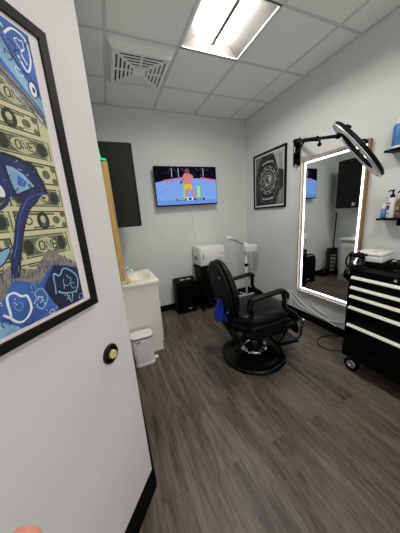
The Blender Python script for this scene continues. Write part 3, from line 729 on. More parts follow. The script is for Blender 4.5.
# ------------------------------------------------------------------ facial steamer
t = thing('facial_steamer', 'white facial steamer on a pole stand in the back right corner', 'steamer', (-0.285, -0.35, 0))
a = MB()
for k in range(5):
    an = 2*PI*k/5+0.3; a.tube([(0, 0, 0.09), (0.12*math.cos(an), 0.12*math.sin(an), 0.085), (0.21*math.cos(an), 0.21*math.sin(an), 0.07)], 0.014, WHITEP, res=3)
a.build('base', t)
for k in range(5):
    an = 2*PI*k/5+0.3; c_ = MB(); p = Vector((0.21*math.cos(an), 0.21*math.sin(an), 0.03)); tt = Vector((-math.sin(an), math.cos(an), 0))*0.013
    c_.cyl(p-tt, p+tt, 0.028, BLACK); c_.cyl(p+Vector((0, 0, 0.02)), p+Vector((0, 0, 0.055)), 0.008, CHROME); c_.build('caster', t)
a = MB(); a.cyl((0, 0, 0.08), (0, 0, 0.86), 0.018, WHITEP); a.build('pole', t)
a = MB(); a.cyl((0, 0, 0.62), (0, 0, 0.67), 0.026, BLACK); a.cyl((0.02, 0, 0.645), (0.055, 0, 0.645), 0.010, BLACK); a.build('height_clamp', t)
a = MB(); a.box((0.06, 0, 0.925), (0.23, 0.18, 0.125), WHITEP, 0.02, 3); a.lathe([(0.045, 0), (0.042, 0.03), (0.025, 0.045), (0, 0.047)], WHITEP, M=Matrix.Translation((0.0, 0, 0.978))); a.build('tank', t)
a = MB(); a.tube([(-0.02, 0, 0.985), (-0.07, 0, 1.01), (-0.17, 0, 1.065), (-0.27, 0, 1.115)], 0.011, GREYP, res=4); ar = a.build('arm', t)
a = MB(); a.cyl((-0.24, 0, 1.105), (-0.36, 0, 1.155), 0.027, WHITEP, 0.022); a.build('nozzle', ar)
a = MB(); a.tube([(0.06, -0.06, 0.85), (0.06, -0.07, 0.5), (0.0, -0.04, 0.3), (-0.03, -0.02, 0.12)], 0.004, CABLEW); a.build('cord', t)

# ------------------------------------------------------------------ barber chair
CH = (-1.095, -1.62, 0.0)
CR = math.radians(-9)
chair = thing('barber_chair', 'black leather barber chair on a round black pedestal base', 'chair', CH, CR)
a = MB(); a.lathe([(0, 0.0), (0.330, 0.0), (0.338, 0.010), (0.336, 0.030), (0.322, 0.042), (0.300, 0.044), (0.285, 0.040), (0.270, 0.050), (0.18, 0.075), (0.12, 0.09), (0.10, 0.11), (0, 0.11)], GLOSSB, n=64); a.build('base', chair)
a = MB(); a.lathe([(0.13, 0.088), (0.135, 0.10), (0.125, 0.112), (0.095, 0.12), (0.088, 0.15), (0.075, 0.17), (0.072, 0.29), (0.08, 0.30), (0.08, 0.36), (0, 0.36)], CHROME, n=40); a.build('hydraulic_column', chair)
a = MB(); a.lathe([(0.105, 0.115), (0.10, 0.2), (0.085, 0.235), (0.074, 0.24)], GLOSSB, n=32)
for k in range(8):
    an = 2*PI*k/8; a.cyl((0.135*math.cos(an), 0.135*math.sin(an), 0.085), (0.135*math.cos(an), 0.135*math.sin(an), 0.112), 0.012, CHROME, n=10)
a.build('column_skirt', chair)
a = MB(); a.tube([(0.08, -0.12, 0.315), (0.02, -0.15, 0.30), (-0.05, -0.15, 0.29), (-0.14, -0.13, 0.27), (-0.22, -0.17, 0.24), (-0.25, -0.18, 0.235)], 0.009, CHROME, res=3); a.cyl((-0.235, -0.17, 0.237), (-0.29, -0.20, 0.23), 0.014, BLACK); a.build('pump_lever', chair)
# seat frame + cushion
a = MB(); a.box((0.0, 0, 0.385), (0.48, 0.46, 0.06), BLACKM, 0.015); a.box((-0.24, 0, 0.39), (0.12, 0.50, 0.12), LEATH, 0.035, 3); a.build('seat_frame', chair)
a = MB()
sq = []
for k in range(40):
    an = 2*PI*k/40; c_, s_ = math.cos(an), math.sin(an); p_ = 2/2.9
    sq.append((0.01+0.305*abs(c_)**p_*(1 if c_ > 0 else -1), 0.285*abs(s_)**p_*(1 if s_ > 0 else -1)))
tb = bmesh.new(); prof = [(0.90, 0.425), (0.97, 0.43), (1.0, 0.455), (1.0, 0.50), (0.985, 0.505), (1.0, 0.51), (1.0, 0.545), (0.96, 0.575), (0.85, 0.592), (0.6, 0.602), (0.25, 0.605)]
rs = [[tb.verts.new((x*f_, y*f_, z_)) for x, y in sq] for f_, z_ in prof]
for r0, r1 in zip(rs, rs[1:]):
    for k in range(40): tb.faces.new((r0[k], r0[(k+1) % 40], r1[(k+1) % 40], r1[k]))
tb.faces.new(rs[0][::-1]); tb.faces.new(rs[-1]); bmesh.ops.recalc_face_normals(tb, faces=tb.faces); a._merge(tb, LEATH, None, True)
a.build('seat_cushion', chair)
# side skirts of the seat
for s_ in (-1, 1):
    a = MB(); a.prism([(-0.18, 0.36), (0.14, 0.36), (0.22, 0.40), (0.25, 0.44), (0.25, 0.49), (0.2, 0.51), (-0.18, 0.47), (-0.22, 0.42)], -0.02, 0.02, LEATH, M=Matrix.Translation((0, s_*0.285, 0.02)) @ Matrix.Rotation(PI/2, 4, 'X'), bevel=0.008); a.build('side_panel', chair)
# round backrest
TILT = math.radians(-10)
BM = Matrix.Translation((-0.325, 0, 0.815)) @ Matrix.Rotation(TILT, 4, 'Y') @ Matrix.Rotation(PI/2, 4, 'Y') @ Matrix.Diagonal((1.05, 1.07, 1.0, 1.0))
a = MB(); a.lathe([(0, -0.046), (0.185, -0.045), (0.20, -0.036), (0.212, -0.048), (0.25, -0.045), (0.268, -0.030), (0.270, -0.012), (0.262, -0.004), (0, -0.004)], mat('backrest_vinyl', (5, 5, 5), 0.55, spec=0.16), n=56, M=BM); bk = a.build('backrest_shell', chair)
for k in range(4):
    a = MB(); an = PI/4+PI/2*k; p0 = BM @ Vector((0.232*math.cos(an), 0.232*math.sin(an), -0.046)); p1 = BM @ Vector((0.232*math.cos(an), 0.232*math.sin(an), -0.054)); a.cyl(p0, p1, 0.009, CHROME, n=12); a.build('screw', bk)
a = MB(); a.lathe([(0, 0.0), (0.258, 0.0), (0.272, 0.012), (0.274, 0.03), (0.262, 0.052), (0.235, 0.065), (0.22, 0.060), (0.10, 0.066), (0, 0.068)], LEATH, n=56, M=BM); a.build('back_cushion', chair)
a = MB(); a.box((-0.285, 0, 0.50), (0.06, 0.22, 0.20), BLACKM, 0.012, M=Matrix.Identity(4)); a.build('back_bracket', chair)
# armrests
for s_ in (-1, 1):
    y = s_*0.302
    a = MB(); tb = bmesh.new()
    cs = [(-0.195, 0.768, 0.022, 0.014), (-0.155, 0.780, 0.031, 0.021), (-0.04, 0.796, 0.033, 0.021), (0.05, 0.808, 0.033, 0.021), (0.115, 0.818, 0.034, 0.022), (0.155, 0.812, 0.032, 0.021), (0.180, 0.794, 0.022, 0.016)]
    rs = [[tb.verts.new((x, y+w_*math.cos(2*PI*k/12), z_+h__*math.sin(2*PI*k/12))) for k in range(12)] for x, z_, w_, h__ in cs]
    for r0, r1 in zip(rs, rs[1:]):
        for k in range(12): tb.faces.new((r0[k], r0[(k+1) % 12], r1[(k+1) % 12], r1[k]))
    tb.faces.new(rs[0]); tb.faces.new(rs[-1]); bmesh.ops.recalc_face_normals(tb, faces=tb.faces); a._merge(tb, LEATH, None, True)
    ao = a.build('armrest', chair)
    a = MB(); a.tube([(0.150, y, 0.79), (0.158, y, 0.74), (0.155, y, 0.69), (0.18, y, 0.63), (0.25, y, 0.575), (0.285, y, 0.525), (0.265, y*0.97, 0.48), (0.18, y*0.96, 0.46)], 0.02, GLOSSB, radii=[.024, .02, .019, .022, .03, .028, .024, .02]); a.build('front_support', ao)
    a = MB(); a.tube([(-0.165, y, 0.775), (-0.185, y, 0.70), (-0.165, y, 0.64), (-0.185, y*0.98, 0.57), (-0.18, y*0.96, 0.46)], 0.02, GLOSSB, radii=[.024, .026, .022, .024, .02]); a.build('rear_support', ao)
# leg rest and footrest
a = MB(); a.box((0.375, 0, 0.38), (0.05, 0.40, 0.22), LEATH, 0.02, 3, M=Matrix.Translation((0.375, 0, 0.38)) @ Matrix.Rotation(math.radians(-16), 4, 'Y') @ Matrix.Translation((-0.375, 0, -0.38))); a.build('calf_pad', chair)
FZ = 0.150
for s_ in (-1, 1):
    a = MB(); a.tube([(0.26, s_*0.13, 0.40), (0.31, s_*0.135, 0.30), (0.25, s_*0.14, 0.21), (0.24, s_*0.14, FZ+0.01), (0.42, s_*0.14, FZ-0.008)], 0.014, BLACKM, res=4); a.build('footrest_bracket', chair)
a = MB(); a.box((0.325, 0, FZ), (0.25, 0.32, 0.024), BLACKM, 0.006)
for k in range(6): a.box((0.235+k*0.034, 0, FZ+0.014), (0.010, 0.27, 0.006), GREYP)
a.build('footrest', chair)
a = MB(); a.tube([(0.44, -0.10, FZ), (0.49, -0.10, FZ+0.0), (0.525, -0.09, FZ+0.04), (0.535, -0.08, FZ+0.09), (0.57, -0.06, FZ+0.12), (0.585, -0.05, FZ+0.16)], 0.012, GLOSSB, res=4); fo = a.build('footrest_handle', chair)
a = MB(); a.sphere((0.586, -0.05, FZ+0.165), 0.016, CHROME); a.build('chrome_tip', fo, label='chrome ball tip')
# towel tucked behind the backrest
a = MB(); tb = bmesh.new(); NX, NZ = 10, 12; gr = []
for j in range(NZ+1):
    v = j/NZ; row = []
    for i in range(NX+1):
        u = i/NX-0.5; wd_ = 0.05+0.11*min(1, v*1.5)*(1 if v < 0.8 else 1-(v-0.8)*1.6)
        row.append(tb.verts.new((0.014*math.sin(u*16+v*3)-0.02*v, u*wd_, -0.24*v-0.02*abs(u)*(1 if v > .8 else 0))))
    gr.append(row)
for j in range(NZ):
    for i in range(NX): tb.faces.new((gr[j][i], gr[j][i+1], gr[j+1][i+1], gr[j+1][i]))
a._merge(tb, BLUECLOTH, None, True)
tw = a.build('towel'); tw.location = (-1.455, -1.625, 0.735); tw.rotation_euler = (0, 0, math.radians(-112))
sm = tw.modifiers.new('thick', 'SOLIDIFY'); sm.thickness = 0.008
tag(tw, 'blue cloth towel hanging behind the barber chair backrest', 'towel')

# ------------------------------------------------------------------ tool chest
CX, CYc, CW, CD, ZT_ = -0.262, -2.66, 0.98, 0.455, 0.985
t = thing('tool_chest', 'black rolling tool chest with silver drawer pulls against the right wall', 'tool chest', (CX, CYc, 0), R_RIGHT)
fy = -CD/2; x0, x1 = -CW/2, CW/2
a = MB(); a.box((0, 0.006, 0.56), (CW, CD-0.012, 0.81), BLACKM, 0.004); a.build('body', t)
a = MB(); a.box((0, 0.0, 0.975), (CW+0.006, CD+0.006, 0.02), BLACK, 0.005); a.build('top', t)
PULL = mat('pale_satin_pull', (238, 238, 224), 0.4, 0.15, var=0.02)
hz = [0.917, 0.828, 0.747, 0.645, 0.478]; bot = [0.842, 0.762, 0.662, 0.495, 0.29]
for z, zb in zip(hz, bot):
    a = MB(); zt_ = z+0.012; a.box((0, fy-0.004, (zt_+zb)/2), (CW-0.05, 0.016, zt_-zb-0.006), BLACKM, 0.002); do = a.build('drawer', t)
    h_ = MB(); h_.prism([(0, 0), (-0.018, 0.001), (-0.022, 0.008), (-0.016, 0.018), (0, 0.024)], -(CW-0.085)/2, (CW-0.085)/2, PULL, M=Matrix.Translation((0, fy-0.012, z-0.012)) @ Matrix(((0, 0, 1, 0), (1, 0, 0, 0), (0, 1, 0, 0), (0, 0, 0, 1)))); h_.build('drawer_pull', do)
a = MB(); a.box((0, fy+0.0, 0.215), (CW-0.02, 0.022, 0.12), BLACKM, 0.003); a.box((0, fy-0.014, 0.268), (CW-0.04, 0.012, 0.012), BLACK); a.build('base_panel', t)
a = MB(); a.cyl((-0.15, fy-0.001, 0.958), (-0.15, fy-0.012, 0.958), 0.011, CHROME, n=20); a.build('lock', t)
for sx_ in (-1, 1):
    for sy_ in (-1, 1):
        ca = MB(); p = (sx_*(CW/2-0.075), sy_*(CD/2-0.055), 0.062)
        ca.cyl((p[0]-0.0, p[1]-0.02, p[2]), (p[0], p[1]+0.02, p[2]), 0.062, BLACK, n=28); ca.box((p[0], p[1], 0.14), (0.10, 0.06, 0.02), BLACKM); co = ca.build('caster', t)
        hb = MB(); hb.lathe([(0, 0), (0.014, 0.0), (0.014, 0.006), (0.036, 0.004), (0.040, 0.0)], CHROME, M=Matrix.Translation((p[0], p[1]-0.0205, p[2])) @ Matrix.Rotation(PI/2, 4, 'X'), n=20); hb.build('hub', co)

# things on the chest
TZ = 0.9855
t = thing('glass_jug', 'clear glass jug with black handle on the corner of the tool chest', 'jug', (-0.428, -2.205, TZ), math.radians(150)); t.scale = (0.74, 0.74, 0.78)
GL = glass('clear_glass')
a = MB(); a.lathe([(0, 0.012), (0.072, 0.012), (0.078, 0.02), (0.070, 0.08), (0.056, 0.135), (0.053, 0.135), (0.067, 0.08), (0.074, 0.022), (0, 0.017)], GL, n=32); a.build('body', t)
a = MB(); a.lathe([(0, 0), (0.082, 0), (0.082, 0.010), (0.074, 0.013), (0, 0.013)], BLACK, n=32); a.build('base', t)
a = MB(); a.lathe([(0.059, 0.133), (0.062, 0.150), (0.045, 0.165), (0.02, 0.170), (0, 0.170)], BLACK, n=28); a.sphere((0, 0, 0.174), 0.012, BLACK); a.build('lid', t)
a = MB(); a.tube([(0.05, 0, 0.145), (0.095, 0, 0.155), (0.125, 0, 0.12), (0.13, 0, 0.07), (0.118, 0, 0.03), (0.08, 0, 0.012)], 0.009, BLACK, res=5); a.build('handle', t)
a = MB(); a.tube([(-0.05, 0, 0.13), (-0.085, 0, 0.145)], 0.014, BLACK); a.build('spout', t)
t = thing('clipper_tray', 'black tray under the white box on the tool chest', 'tray', (-0.205, -2.31, TZ), R_RIGHT)
a = MB(); a.box((0, 0, 0.005), (0.34, 0.25, 0.010), BLACK, 0.004); a.build('base', t)
a = MB(); a.frame(-0.17, 0.17, -0.125, 0.125, 0.008, 0.0, 0.03, BLACK); 
for v in a.bm.verts: v.co = (v.co.x, v.co.z, v.co.y+0.008)
a.build('rim', t)
t = thing('white_box', 'white plastic lidded box resting on the black tray', 'box', (-0.215, -2.205, TZ+0.0385), R_RIGHT+0.12); t.scale = (1.0, 1.05, 1.2)
a = MB(); a.box((0, 0, 0.022), (0.20, 0.20, 0.044), WHITEP, 0.006); a.build('body', t)
a = MB(); a.box((0, 0, 0.055), (0.206, 0.206, 0.022), WHITEP, 0.006); a.box((-0.03, -0.03, 0.069), (0.11, 0.08, 0.006), WHITEP, 0.002); a.build('lid', t)
a = MB(); a.box((-0.07, -0.102, 0.035), (0.03, 0.008, 0.012), BLACK); a.build('latch', t)
for k, (yy_, xx_, an, lb) in enumerate(((-2.352, -0.20, 0.03, 'black and silver hair clipper lying on the tray, nearest the white box'), (-2.408, -0.20, 0.0, 'black and silver hair clipper lying at the near end of the tray'))):
    t = thing('hair_clipper', lb, 'hair clipper', (xx_, yy_, TZ+0.0108), an, 'clippers on the tray')
    a = MB(); a.prism([(-0.07, -0.018), (-0.02, -0.021), (0.04, -0.022), (0.06, -0.02), (0.06, 0.02), (0.04, 0.022), (-0.02, 0.021), (-0.07, 0.018)], 0, 0.036, BLACK, bevel=0.008, smooth=True); a.build('body', t)
    a = MB(); a.box((0.073, 0, 0.02), (0.026, 0.038, 0.014), SILVER, 0.003); a.build('blade', t)
    a = MB(); a.box((0.0, 0, 0.038), (0.05, 0.022, 0.006), SILVER, 0.002); a.build('switch_plate', t)
c = MB(); c.tube([(-0.235, -2.43, TZ+0.03), (-0.30, -2.45, TZ+0.03), (-0.40, -2.50, TZ+0.006), (-0.33, -2.42, TZ+0.006), (-0.35, -2.62, TZ+0.006), (-0.25, -2.70, TZ+0.006), (-0.12, -2.62, TZ+0.006)], 0.005, CABLEB)
cc = c.build('cord'); cc.parent = t; cc.matrix_parent_inverse = (Matrix.Translation(t.location) @ Matrix.Rotation(t.rotation_euler.z, 4, 'Z')).inverted()

# ------------------------------------------------------------------ shelves and products
def shelf(z, y0, y1, label):
    t = thing('floating_shelf', label, 'shelf', (0, (y0+y1)/2, z), R_RIGHT)
    a = MB(); a.box((0, -0.062, -0.009), (abs(y1-y0), 0.12, 0.018), BLACK, 0.002); a.build('board', t)
    for s_ in (-1, 1):
        a = MB(); a.box((s_*(abs(y1-y0)/2-0.12), -0.006, -0.045), (0.03, 0.010, 0.055), BLACKM); a.build('bracket', t)
shelf(1.935, -2.135, -2.75, 'upper black floating shelf on the right wall holding a blue jar')
shelf(1.380, -2.135, -2.75, 'lower black floating shelf on the right wall holding bottles')
BLUEL = mat('blue_label', (62, 116, 176), 0.4, var=0.12, scale=30); LBLUE = mat('pale_blue_plastic', (150, 186, 214), 0.4)
t = thing('blue_jar', 'large blue jar with white lid on the upper shelf', 'jar', (-0.062, -2.208, 1.9355))
a = MB(); a.lathe([(0, 0), (0.048, 0), (0.050, 0.005), (0.050, 0.018), (0, 0.018)], WHITEP, n=32); a.build('foot', t)
a = MB(); a.lathe([(0.049, 0.018), (0.0495, 0.16), (0.044, 0.178), (0, 0.18)], BLUEL, n=32); a.build('body', t)
a = MB(); a.lathe([(0.030, 0.178), (0.032, 0.20), (0.028, 0.222), (0, 0.224)], WHITEP, n=24); a.build('lid', t)
t = thing('small_blue_bottle', 'small blue bottle with pale cap at the end of the lower shelf', 'bottle', (-0.06, -2.157, 1.3805))
a = MB(); a.lathe([(0, 0), (0.019, 0), (0.020, 0.003), (0.020, 0.078), (0, 0.08)], BLUEL, n=24); a.build('body', t)
a = MB(); a.lathe([(0.017, 0.079), (0.017, 0.10), (0.010, 0.118), (0, 0.12)], WHITEP, n=20); a.build('cap', t)
def pump_bottle(name, label, loc, rz, body, lab, lab2, h=0.165, r=0.034):
    t = thing(name, label, 'bottle', loc, rz)
    a = MB(); a.lathe([(0, 0), (r*0.95, 0), (r, 0.005), (r, h*0.88), (r*0.8, h*0.97), (0.014, h), (0, h)], body, n=32); bo = a.build('body', t)
    a = MB(); nl = 14; sp = 1.9
    for (zb, zt2, m_, rr2, s0, s1) in ((h*0.16, h*0.82, lab, r+0.0006, -sp/2, sp/2), (h*0.42, h*0.62, lab2, r+0.0012, -sp*.22, sp*.22), (h*0.70, h*0.745, lab2, r+0.0012, -sp*.38, sp*.38), (h*0.22, h*0.26, lab2, r+0.0012, -sp*.3, sp*.3)):
        for k in range(nl):
            a0 = -PI/2+s0+(s1-s0)*k/nl; a1 = -PI/2+s0+(s1-s0)*(k+1)/nl
            a.quad([(rr2*math.cos(a0), rr2*math.sin(a0), zb), (rr2*math.cos(a1), rr2*math.sin(a1), zb), (rr2*math.cos(a1), rr2*math.sin(a1), zt2), (rr2*math.cos(a0), rr2*math.sin(a0), zt2)], m_)
    a.build('label', bo)
    a = MB(); a.lathe([(0.016, h), (0.017, h+0.022), (0.008, h+0.026), (0.006, h+0.05), (0.011, h+0.052), (0.011, h+0.064), (0, h+0.066)], BLACK, n=20); a.tube([(0, 0, h+0.058), (-0.03, -0.0, h+0.059), (-0.046, 0, h+0.052)], 0.006, BLACK, res=3); a.build('pump', t)
    return t
pump_bottle('pump_bottle', 'white pump bottle with black pump and black print on the lower shelf', (-0.062, -2.211, 1.3805), R_RIGHT-0.9+0.5, WHITEP, WHITEP, mat('ink_label_black', (36, 36, 40), 0.5), 0.17, 0.031)
pump_bottle('pump_bottle', 'brown pump bottle with purple and gold label on the lower shelf', (-0.062, -2.280, 1.3805), R_RIGHT-0.4, mat('amber_bottle', (120, 84, 50), 0.3), mat('purple_label', (84, 50, 66), 0.5), mat('gold_label', (206, 168, 96), 0.5), 0.155, 0.034)

# ------------------------------------------------------------------ ring light on wall arm
t = thing('ring_light', 'round black ring light on a wall arm above the tall mirror', 'ring light', (0, -1.11, 2.20))
a = MB(); a.box((-0.012, 0, 0.0), (0.022, 0.10, 0.31), BLACKM, 0.004); a.box((-0.035, -0.0, 0.02), (0.035, 0.05, 0.22), BLACKM, 0.006); a.build('wall_plate', t)
lm = MB(); lm.box((-0.054, 0.0, 0.03), (0.003, 0.012, 0.07), WHITEP); lm.build('printed_mark', t)
RC = Vector((-0.597, -2.212, 1.897)) - Vector((0, -1.11, 2.20))       # ring centre, local
# ring axis
U = Vector((-0.222, 0.170, 0.338)).normalized()                      # along the visible long axis
VIEW = Vector((0.70, 0.44, 0.16)).normalized()
Wd = U.cross(VIEW).normalized()
NRM = None
def ring_frame(tilt):
    # normal leans from Wd towards the viewer by tilt
    n_ = (Wd*math.cos(tilt) - VIEW*math.sin(tilt)).normalized(); v_ = n_.cross(U).normalized(); return n_, v_
n_, v_ = ring_frame(math.radians(6.5))
if n_.z > 0: n_ = -n_
# make sure the lit face (n_) looks down and a little to the viewer
RM = Matrix((( U.x, v_.x, n_.x, RC.x), (U.y, v_.y, n_.y, RC.y), (U.z, v_.z, n_.z, RC.z), (0, 0, 0, 1)))
if RM.to_3x3().determinant() < 0:
    v_ = -v_; RM = Matrix((( U.x, v_.x, n_.x, RC.x), (U.y, v_.y, n_.y, RC.y), (U.z, v_.z, n_.z, RC.z), (0, 0, 0, 1)))
RO, RI = 0.255, 0.165
a = MB(); a.lathe([(RI, 0.0), (RI, -0.022), (RI+0.01, -0.028), (RO-0.014, -0.030), (RO, -0.022), (RO, -0.004), (RO, 0.002), (RO-0.012, 0.004), (RO-0.014, 0.0), (RI+0.006, 0.0), (RI, 0.0)], BLACK, n=72, M=RM); rg = a.build('ring_housing', t)
a = MB(); a.lathe([(RO+0.0005, -0.003), (RO+0.002, 0.002), (RO-0.004, 0.0065), (RO-0.013, 0.0045)], SILVER, n=72, M=RM); a.build('silver_trim', rg)
a = MB(); a.lathe([(RO-0.014, 0.0010), (RO-0.03, 0.006), (RI+0.03, 0.006), (RI+0.006, 0.0010)], mat('frosted_diffuser', (225, 230, 236), 0.35), n=72, M=RM); a.build('diffuser', rg)
e0 = RM @ Vector((-RO*0.0, 0.0, 0.0))
EA = RM @ Vector((0, RO*0.0, -0.024)); A0 = Vector((-0.03, 0.0, 0.125)); A1 = Vector((-0.657, -2.107+1.11, 2.024-2.20))
def al(k): return tuple(A0 + (A1-A0)*k)
a = MB(); a.box((-0.035, 0, 0.13), (0.05, 0.05, 0.04), BLACKM, 0.008); a.cyl(al(0), al(0.62), 0.019, BLACKM); a.build('arm', t)
a = MB(); a.cyl(al(0.60), al(1.0), 0.013, BLACKM); a.sphere(al(0.62), 0.024, BLACKM); a.sphere(al(1.0), 0.022, BLACKM); a.build('arm_extension', t)
p_ = Vector(al(0.30)); a = MB(); a.cyl((-0.035, 0.0, -0.03), tuple(p_), 0.011, BLACKM); a.cyl((p_.x, p_.y, p_.z), (p_.x, p_.y, p_.z+0.02), 0.012, BLACKM); a.build('brace', t)
p_ = Vector(al(0.68)); a = MB(); a.cyl(tuple(p_), (p_.x, p_.y, p_.z-0.045), 0.009, BLACK); a.sphere((p_.x, p_.y, p_.z-0.05), 0.018, BLACK); a.build('knob', t)
a = MB(); a.cyl((-0.025, 0, -0.14), (-0.025, 0, -0.18), 0.012, SILVER); a.build('lower_bolt', t)
for k, (uu, hh, an_) in enumerate(((0.14, 0.055, 0.2), (-0.03, 0.075, -0.3))):
    a = MB(); p0 = RM @ Vector((uu, RO-0.05, -0.028)); p1 = RM @ Vector((uu+0.02, RO-0.05, -0.028-hh)); p2 = RM @ Vector((uu+0.05, RO-0.05, -0.028-hh*0.8))
    a.tube([p0, p1, p2], 0.009, BLACK, res=2); a.box(tuple(p1), (0.02, 0.02, 0.02), BLACK, 0.004); a.build('phone_clamp' if k else 'mount_clip', rg)

# ------------------------------------------------------------------ wiring by the mirror
t = thing('wall_outlet', 'white wall outlet under the left end of the tall mirror', 'outlet', (0, -1.02, 0.27), R_RIGHT)
a = MB(); a.box((0, -0.003, 0), (0.075, 0.006, 0.12), WHITEP, 0.002); a.build('plate', t)
AD = t = thing('power_adapter', 'black power adapter with long floor cord plugged in under the tall mirror', 'adapter', (-0.0065, -1.02, 0.255), R_RIGHT)
a = MB(); a.box((0, -0.025, 0), (0.05, 0.05, 0.085), BLACK, 0.006); a.build('body', t)
a = MB(); a.tube([(0, -0.03, -0.04), (0.0, -0.035, -0.12), (0.01, -0.03, -0.16)], 0.005, CABLEB); a.build('strain_relief', t)
for pts, lb in (([(-0.012, -1.04, 0.33), (-0.012, -1.10, 0.26), (-0.012, -1.25, 0.17), (-0.012, -1.42, 0.14), (-0.012, -1.62, 0.13), (-0.012, -1.85, 0.18)], 'long white cable sagging along the wall above the baseboard under the mirror'),
               ([(-0.012, -1.06, 0.36), (-0.026, -1.20, 0.29), (-0.028, -1.40, 0.20), (-0.028, -1.62, 0.15), (-0.028, -1.80, 0.115)], 'white cable slanting down the wall from under the mirror corner'),
               ([(-0.012, -1.36, 0.40), (-0.014, -1.40, 0.33), (-0.018, -1.50, 0.24), (-0.018, -1.66, 0.20)], 'short white cable hanging from the middle of the mirror bottom'),
               ([(-0.05, -1.075, 0.20), (-0.052, -1.10, 0.15), (-0.052, -1.13, 0.20), (-0.045, -1.10, 0.30)], 'small white cable looping beside the black power adapter')):
    c = MB(); c.tube(pts, 0.006, CABLEW); tag(c.build('white_cable'), lb, 'cable', 'white cables under the mirror')
c = MB(); c.tube([(-0.036, -1.03, 0.095), (-0.04, -1.06, 0.03), (-0.06, -1.20, 0.006), (-0.07, -1.45, 0.006), (-0.05, -1.66, 0.006), (-0.03, -1.85, 0.006), (-0.09, -1.785, 0.006), (-0.24, -1.755, 0.006), (-0.345, -1.81, 0.006), (-0.38, -1.89, 0.006), (-0.345, -1.975, 0.006), (-0.216, -2.04, 0.006), (-0.10, -2.09, 0.006)], 0.005, CABLEB)
cc = c.build('cord'); cc.parent = AD; cc.matrix_parent_inverse = (Matrix.Translation(AD.location) @ Matrix.Rotation(AD.rotation_euler.z, 4, 'Z')).inverted()

# ------------------------------------------------------------------ cleaning tools in the back left corner
t = thing('lobby_dustpan', 'black upright dustpan with white lettering in the back left corner', 'dustpan', (-2.205, -0.115, 0), 0.3)
DM = mat('dustpan_black', (20, 20, 21), 0.45)
a = MB(); a.box((0, 0.03, 0.30), (0.20, 0.012, 0.60), DM, 0.004); a.box((-0.095, -0.01, 0.30), (0.012, 0.08, 0.60), DM, 0.003); a.box((0.095, -0.01, 0.30), (0.012, 0.08, 0.60), DM, 0.003); a.box((0, -0.01, 0.01), (0.20, 0.09, 0.02), DM, 0.004); a.box((0, -0.045, 0.28), (0.176, 0.008, 0.5), DM); a.build('pan', t)
d = Draw(-0.050)
for k in range(9):
    z = 0.08+k*0.044
    d.stroke([(-0.055, z), (0.055, z), (0.055, z+0.028)] if k % 2 else [(-0.055, z+0.026), (-0.055, z), (0.055, z+0.026), (0.055, z)], 0.015, WHITEP, 1, False)
d.build('lettering', t)
a = MB(); a.cyl((-0.05, 0.03, 0.6), (-0.075, 0.045, 1.36), 0.012, BLACKM); a.build('handle', t)
t = thing('storage_bag', 'black low bag slumped on the floor beside the upright dustpan', 'bag', (-1.955, -0.13, 0))
a = MB(); a.sphere((0, 0, 0.085), 0.1, BLACK, (1.05, 0.9, 0.85)); a.box((0, 0, 0.03), (0.17, 0.14, 0.06), BLACK, 0.02); a.build('body', t)
a = MB(); a.tube([(-0.05, 0, 0.165), (-0.03, 0, 0.21), (0.03, 0, 0.21), (0.05, 0, 0.165)], 0.008, BLACK); a.build('handle', t)

# ------------------------------------------------------------------ the camera
CAMR = ((0.91721174, -0.39180835, -0.07217229), (0.15664811, 0.18810986, 0.96957519), (0.36631134, 0.9006114, -0.23391261))
CAMP = Vector((-2.3454, -3.3262, 1.5241))
r_, u_, f_ = (Vector(v) for v in CAMR)
cam = bpy.data.cameras.new('camera'); co = bpy.data.objects.new('camera', cam); COL.objects.link(co)
Mx = Matrix(((r_.x, u_.x, -f_.x, CAMP.x), (r_.y, u_.y, -f_.y, CAMP.y), (r_.z, u_.z, -f_.z, CAMP.z), (0, 0, 0, 1)))
co.matrix_world = Mx
cam.sensor_fit = 'HORIZONTAL'; cam.sensor_width = 36.0; cam.lens = 213.43*36.0/400.0
cam.clip_start = 0.01; cam.clip_end = 50
sc.camera = co

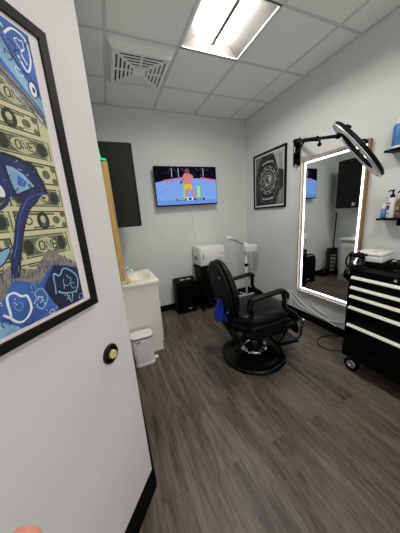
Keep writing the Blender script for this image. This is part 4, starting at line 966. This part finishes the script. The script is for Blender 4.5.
# ------------------------------------------------------------------ the photographer's hand, index fingertip just in view
def cw(x, y, z): return CAMP + r_*x + u_*y + f_*z
hand = thing('hand', 'pink fingertip of the person holding the camera at the lower left corner', 'hand', tuple(cw(-0.10, -0.26, 0.06)))
hloc = Vector(hand.location)
chains = [  # (points in eye space, radii) each finger roots in the palm
    [((-0.098, -0.235, 0.055), .011), ((-0.094, -0.195, 0.082), .0100), ((-0.089, -0.156, 0.098), .0108), ((-0.086, -0.1290, 0.104), .0110)],
    [((-0.088, -0.240, 0.050), .011), ((-0.072, -0.205, 0.086), .0098), ((-0.062, -0.185, 0.112), .009), ((-0.052, -0.190, 0.130), .008)],
    [((-0.080, -0.248, 0.045), .011), ((-0.055, -0.222, 0.082), .0096), ((-0.042, -0.206, 0.106), .0088), ((-0.034, -0.214, 0.122), .0078)],
    [((-0.076, -0.258, 0.040), .010), ((-0.045, -0.245, 0.070), .0086), ((-0.030, -0.232, 0.088), .0078), ((-0.024, -0.238, 0.100), .007)],
    [((-0.112, -0.285, 0.040), .014), ((-0.130, -0.250, 0.050), .0115), ((-0.138, -0.222, 0.066), .0105), ((-0.139, -0.200, 0.080), .009)],
]
vs, es, rad = [], [], []
def addv(p, r): vs.append(cw(*p)-hloc); rad.append(r); return len(vs)-1
wrist = addv((-0.110, -0.345, -0.005), .026); palm = addv((-0.100, -0.295, 0.022), .030); es.append((wrist, palm))
fore = addv((-0.125, -0.46, -0.06), .034); es.append((fore, wrist))
for chn in chains:
    prev = palm
    for p, r in chn:
        k = addv(p, r); es.append((prev, k)); prev = k
me = bpy.data.meshes.new('body'); me.from_pydata([tuple(v) for v in vs], es, []); me.materials.append(SKIN)
ho_ = bpy.data.objects.new('body', me); COL.objects.link(ho_); ho_.parent = hand
md = ho_.modifiers.new('skin', 'SKIN')
for k, sv in enumerate(me.skin_vertices[0].data): sv.radius = (rad[k], rad[k]); sv.use_root = (k == 1)
md.use_smooth_shade = True
s2 = ho_.modifiers.new('smooth', 'SUBSURF'); s2.levels = 2; s2.render_levels = 2

# ------------------------------------------------------------------ world and view
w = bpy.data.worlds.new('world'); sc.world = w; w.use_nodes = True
w.node_tree.nodes['Background'].inputs[0].default_value = (1.0, 0.98, 0.96, 1); w.node_tree.nodes['Background'].inputs[1].default_value = 0.8  # even fill, reaching the room through the added front opening
vs_ = sc.view_settings
vs_.view_transform = 'Standard'; vs_.look = 'None'; vs_.gamma = 1.0; vs_.use_curve_mapping = False
vs_.exposure = 0.48
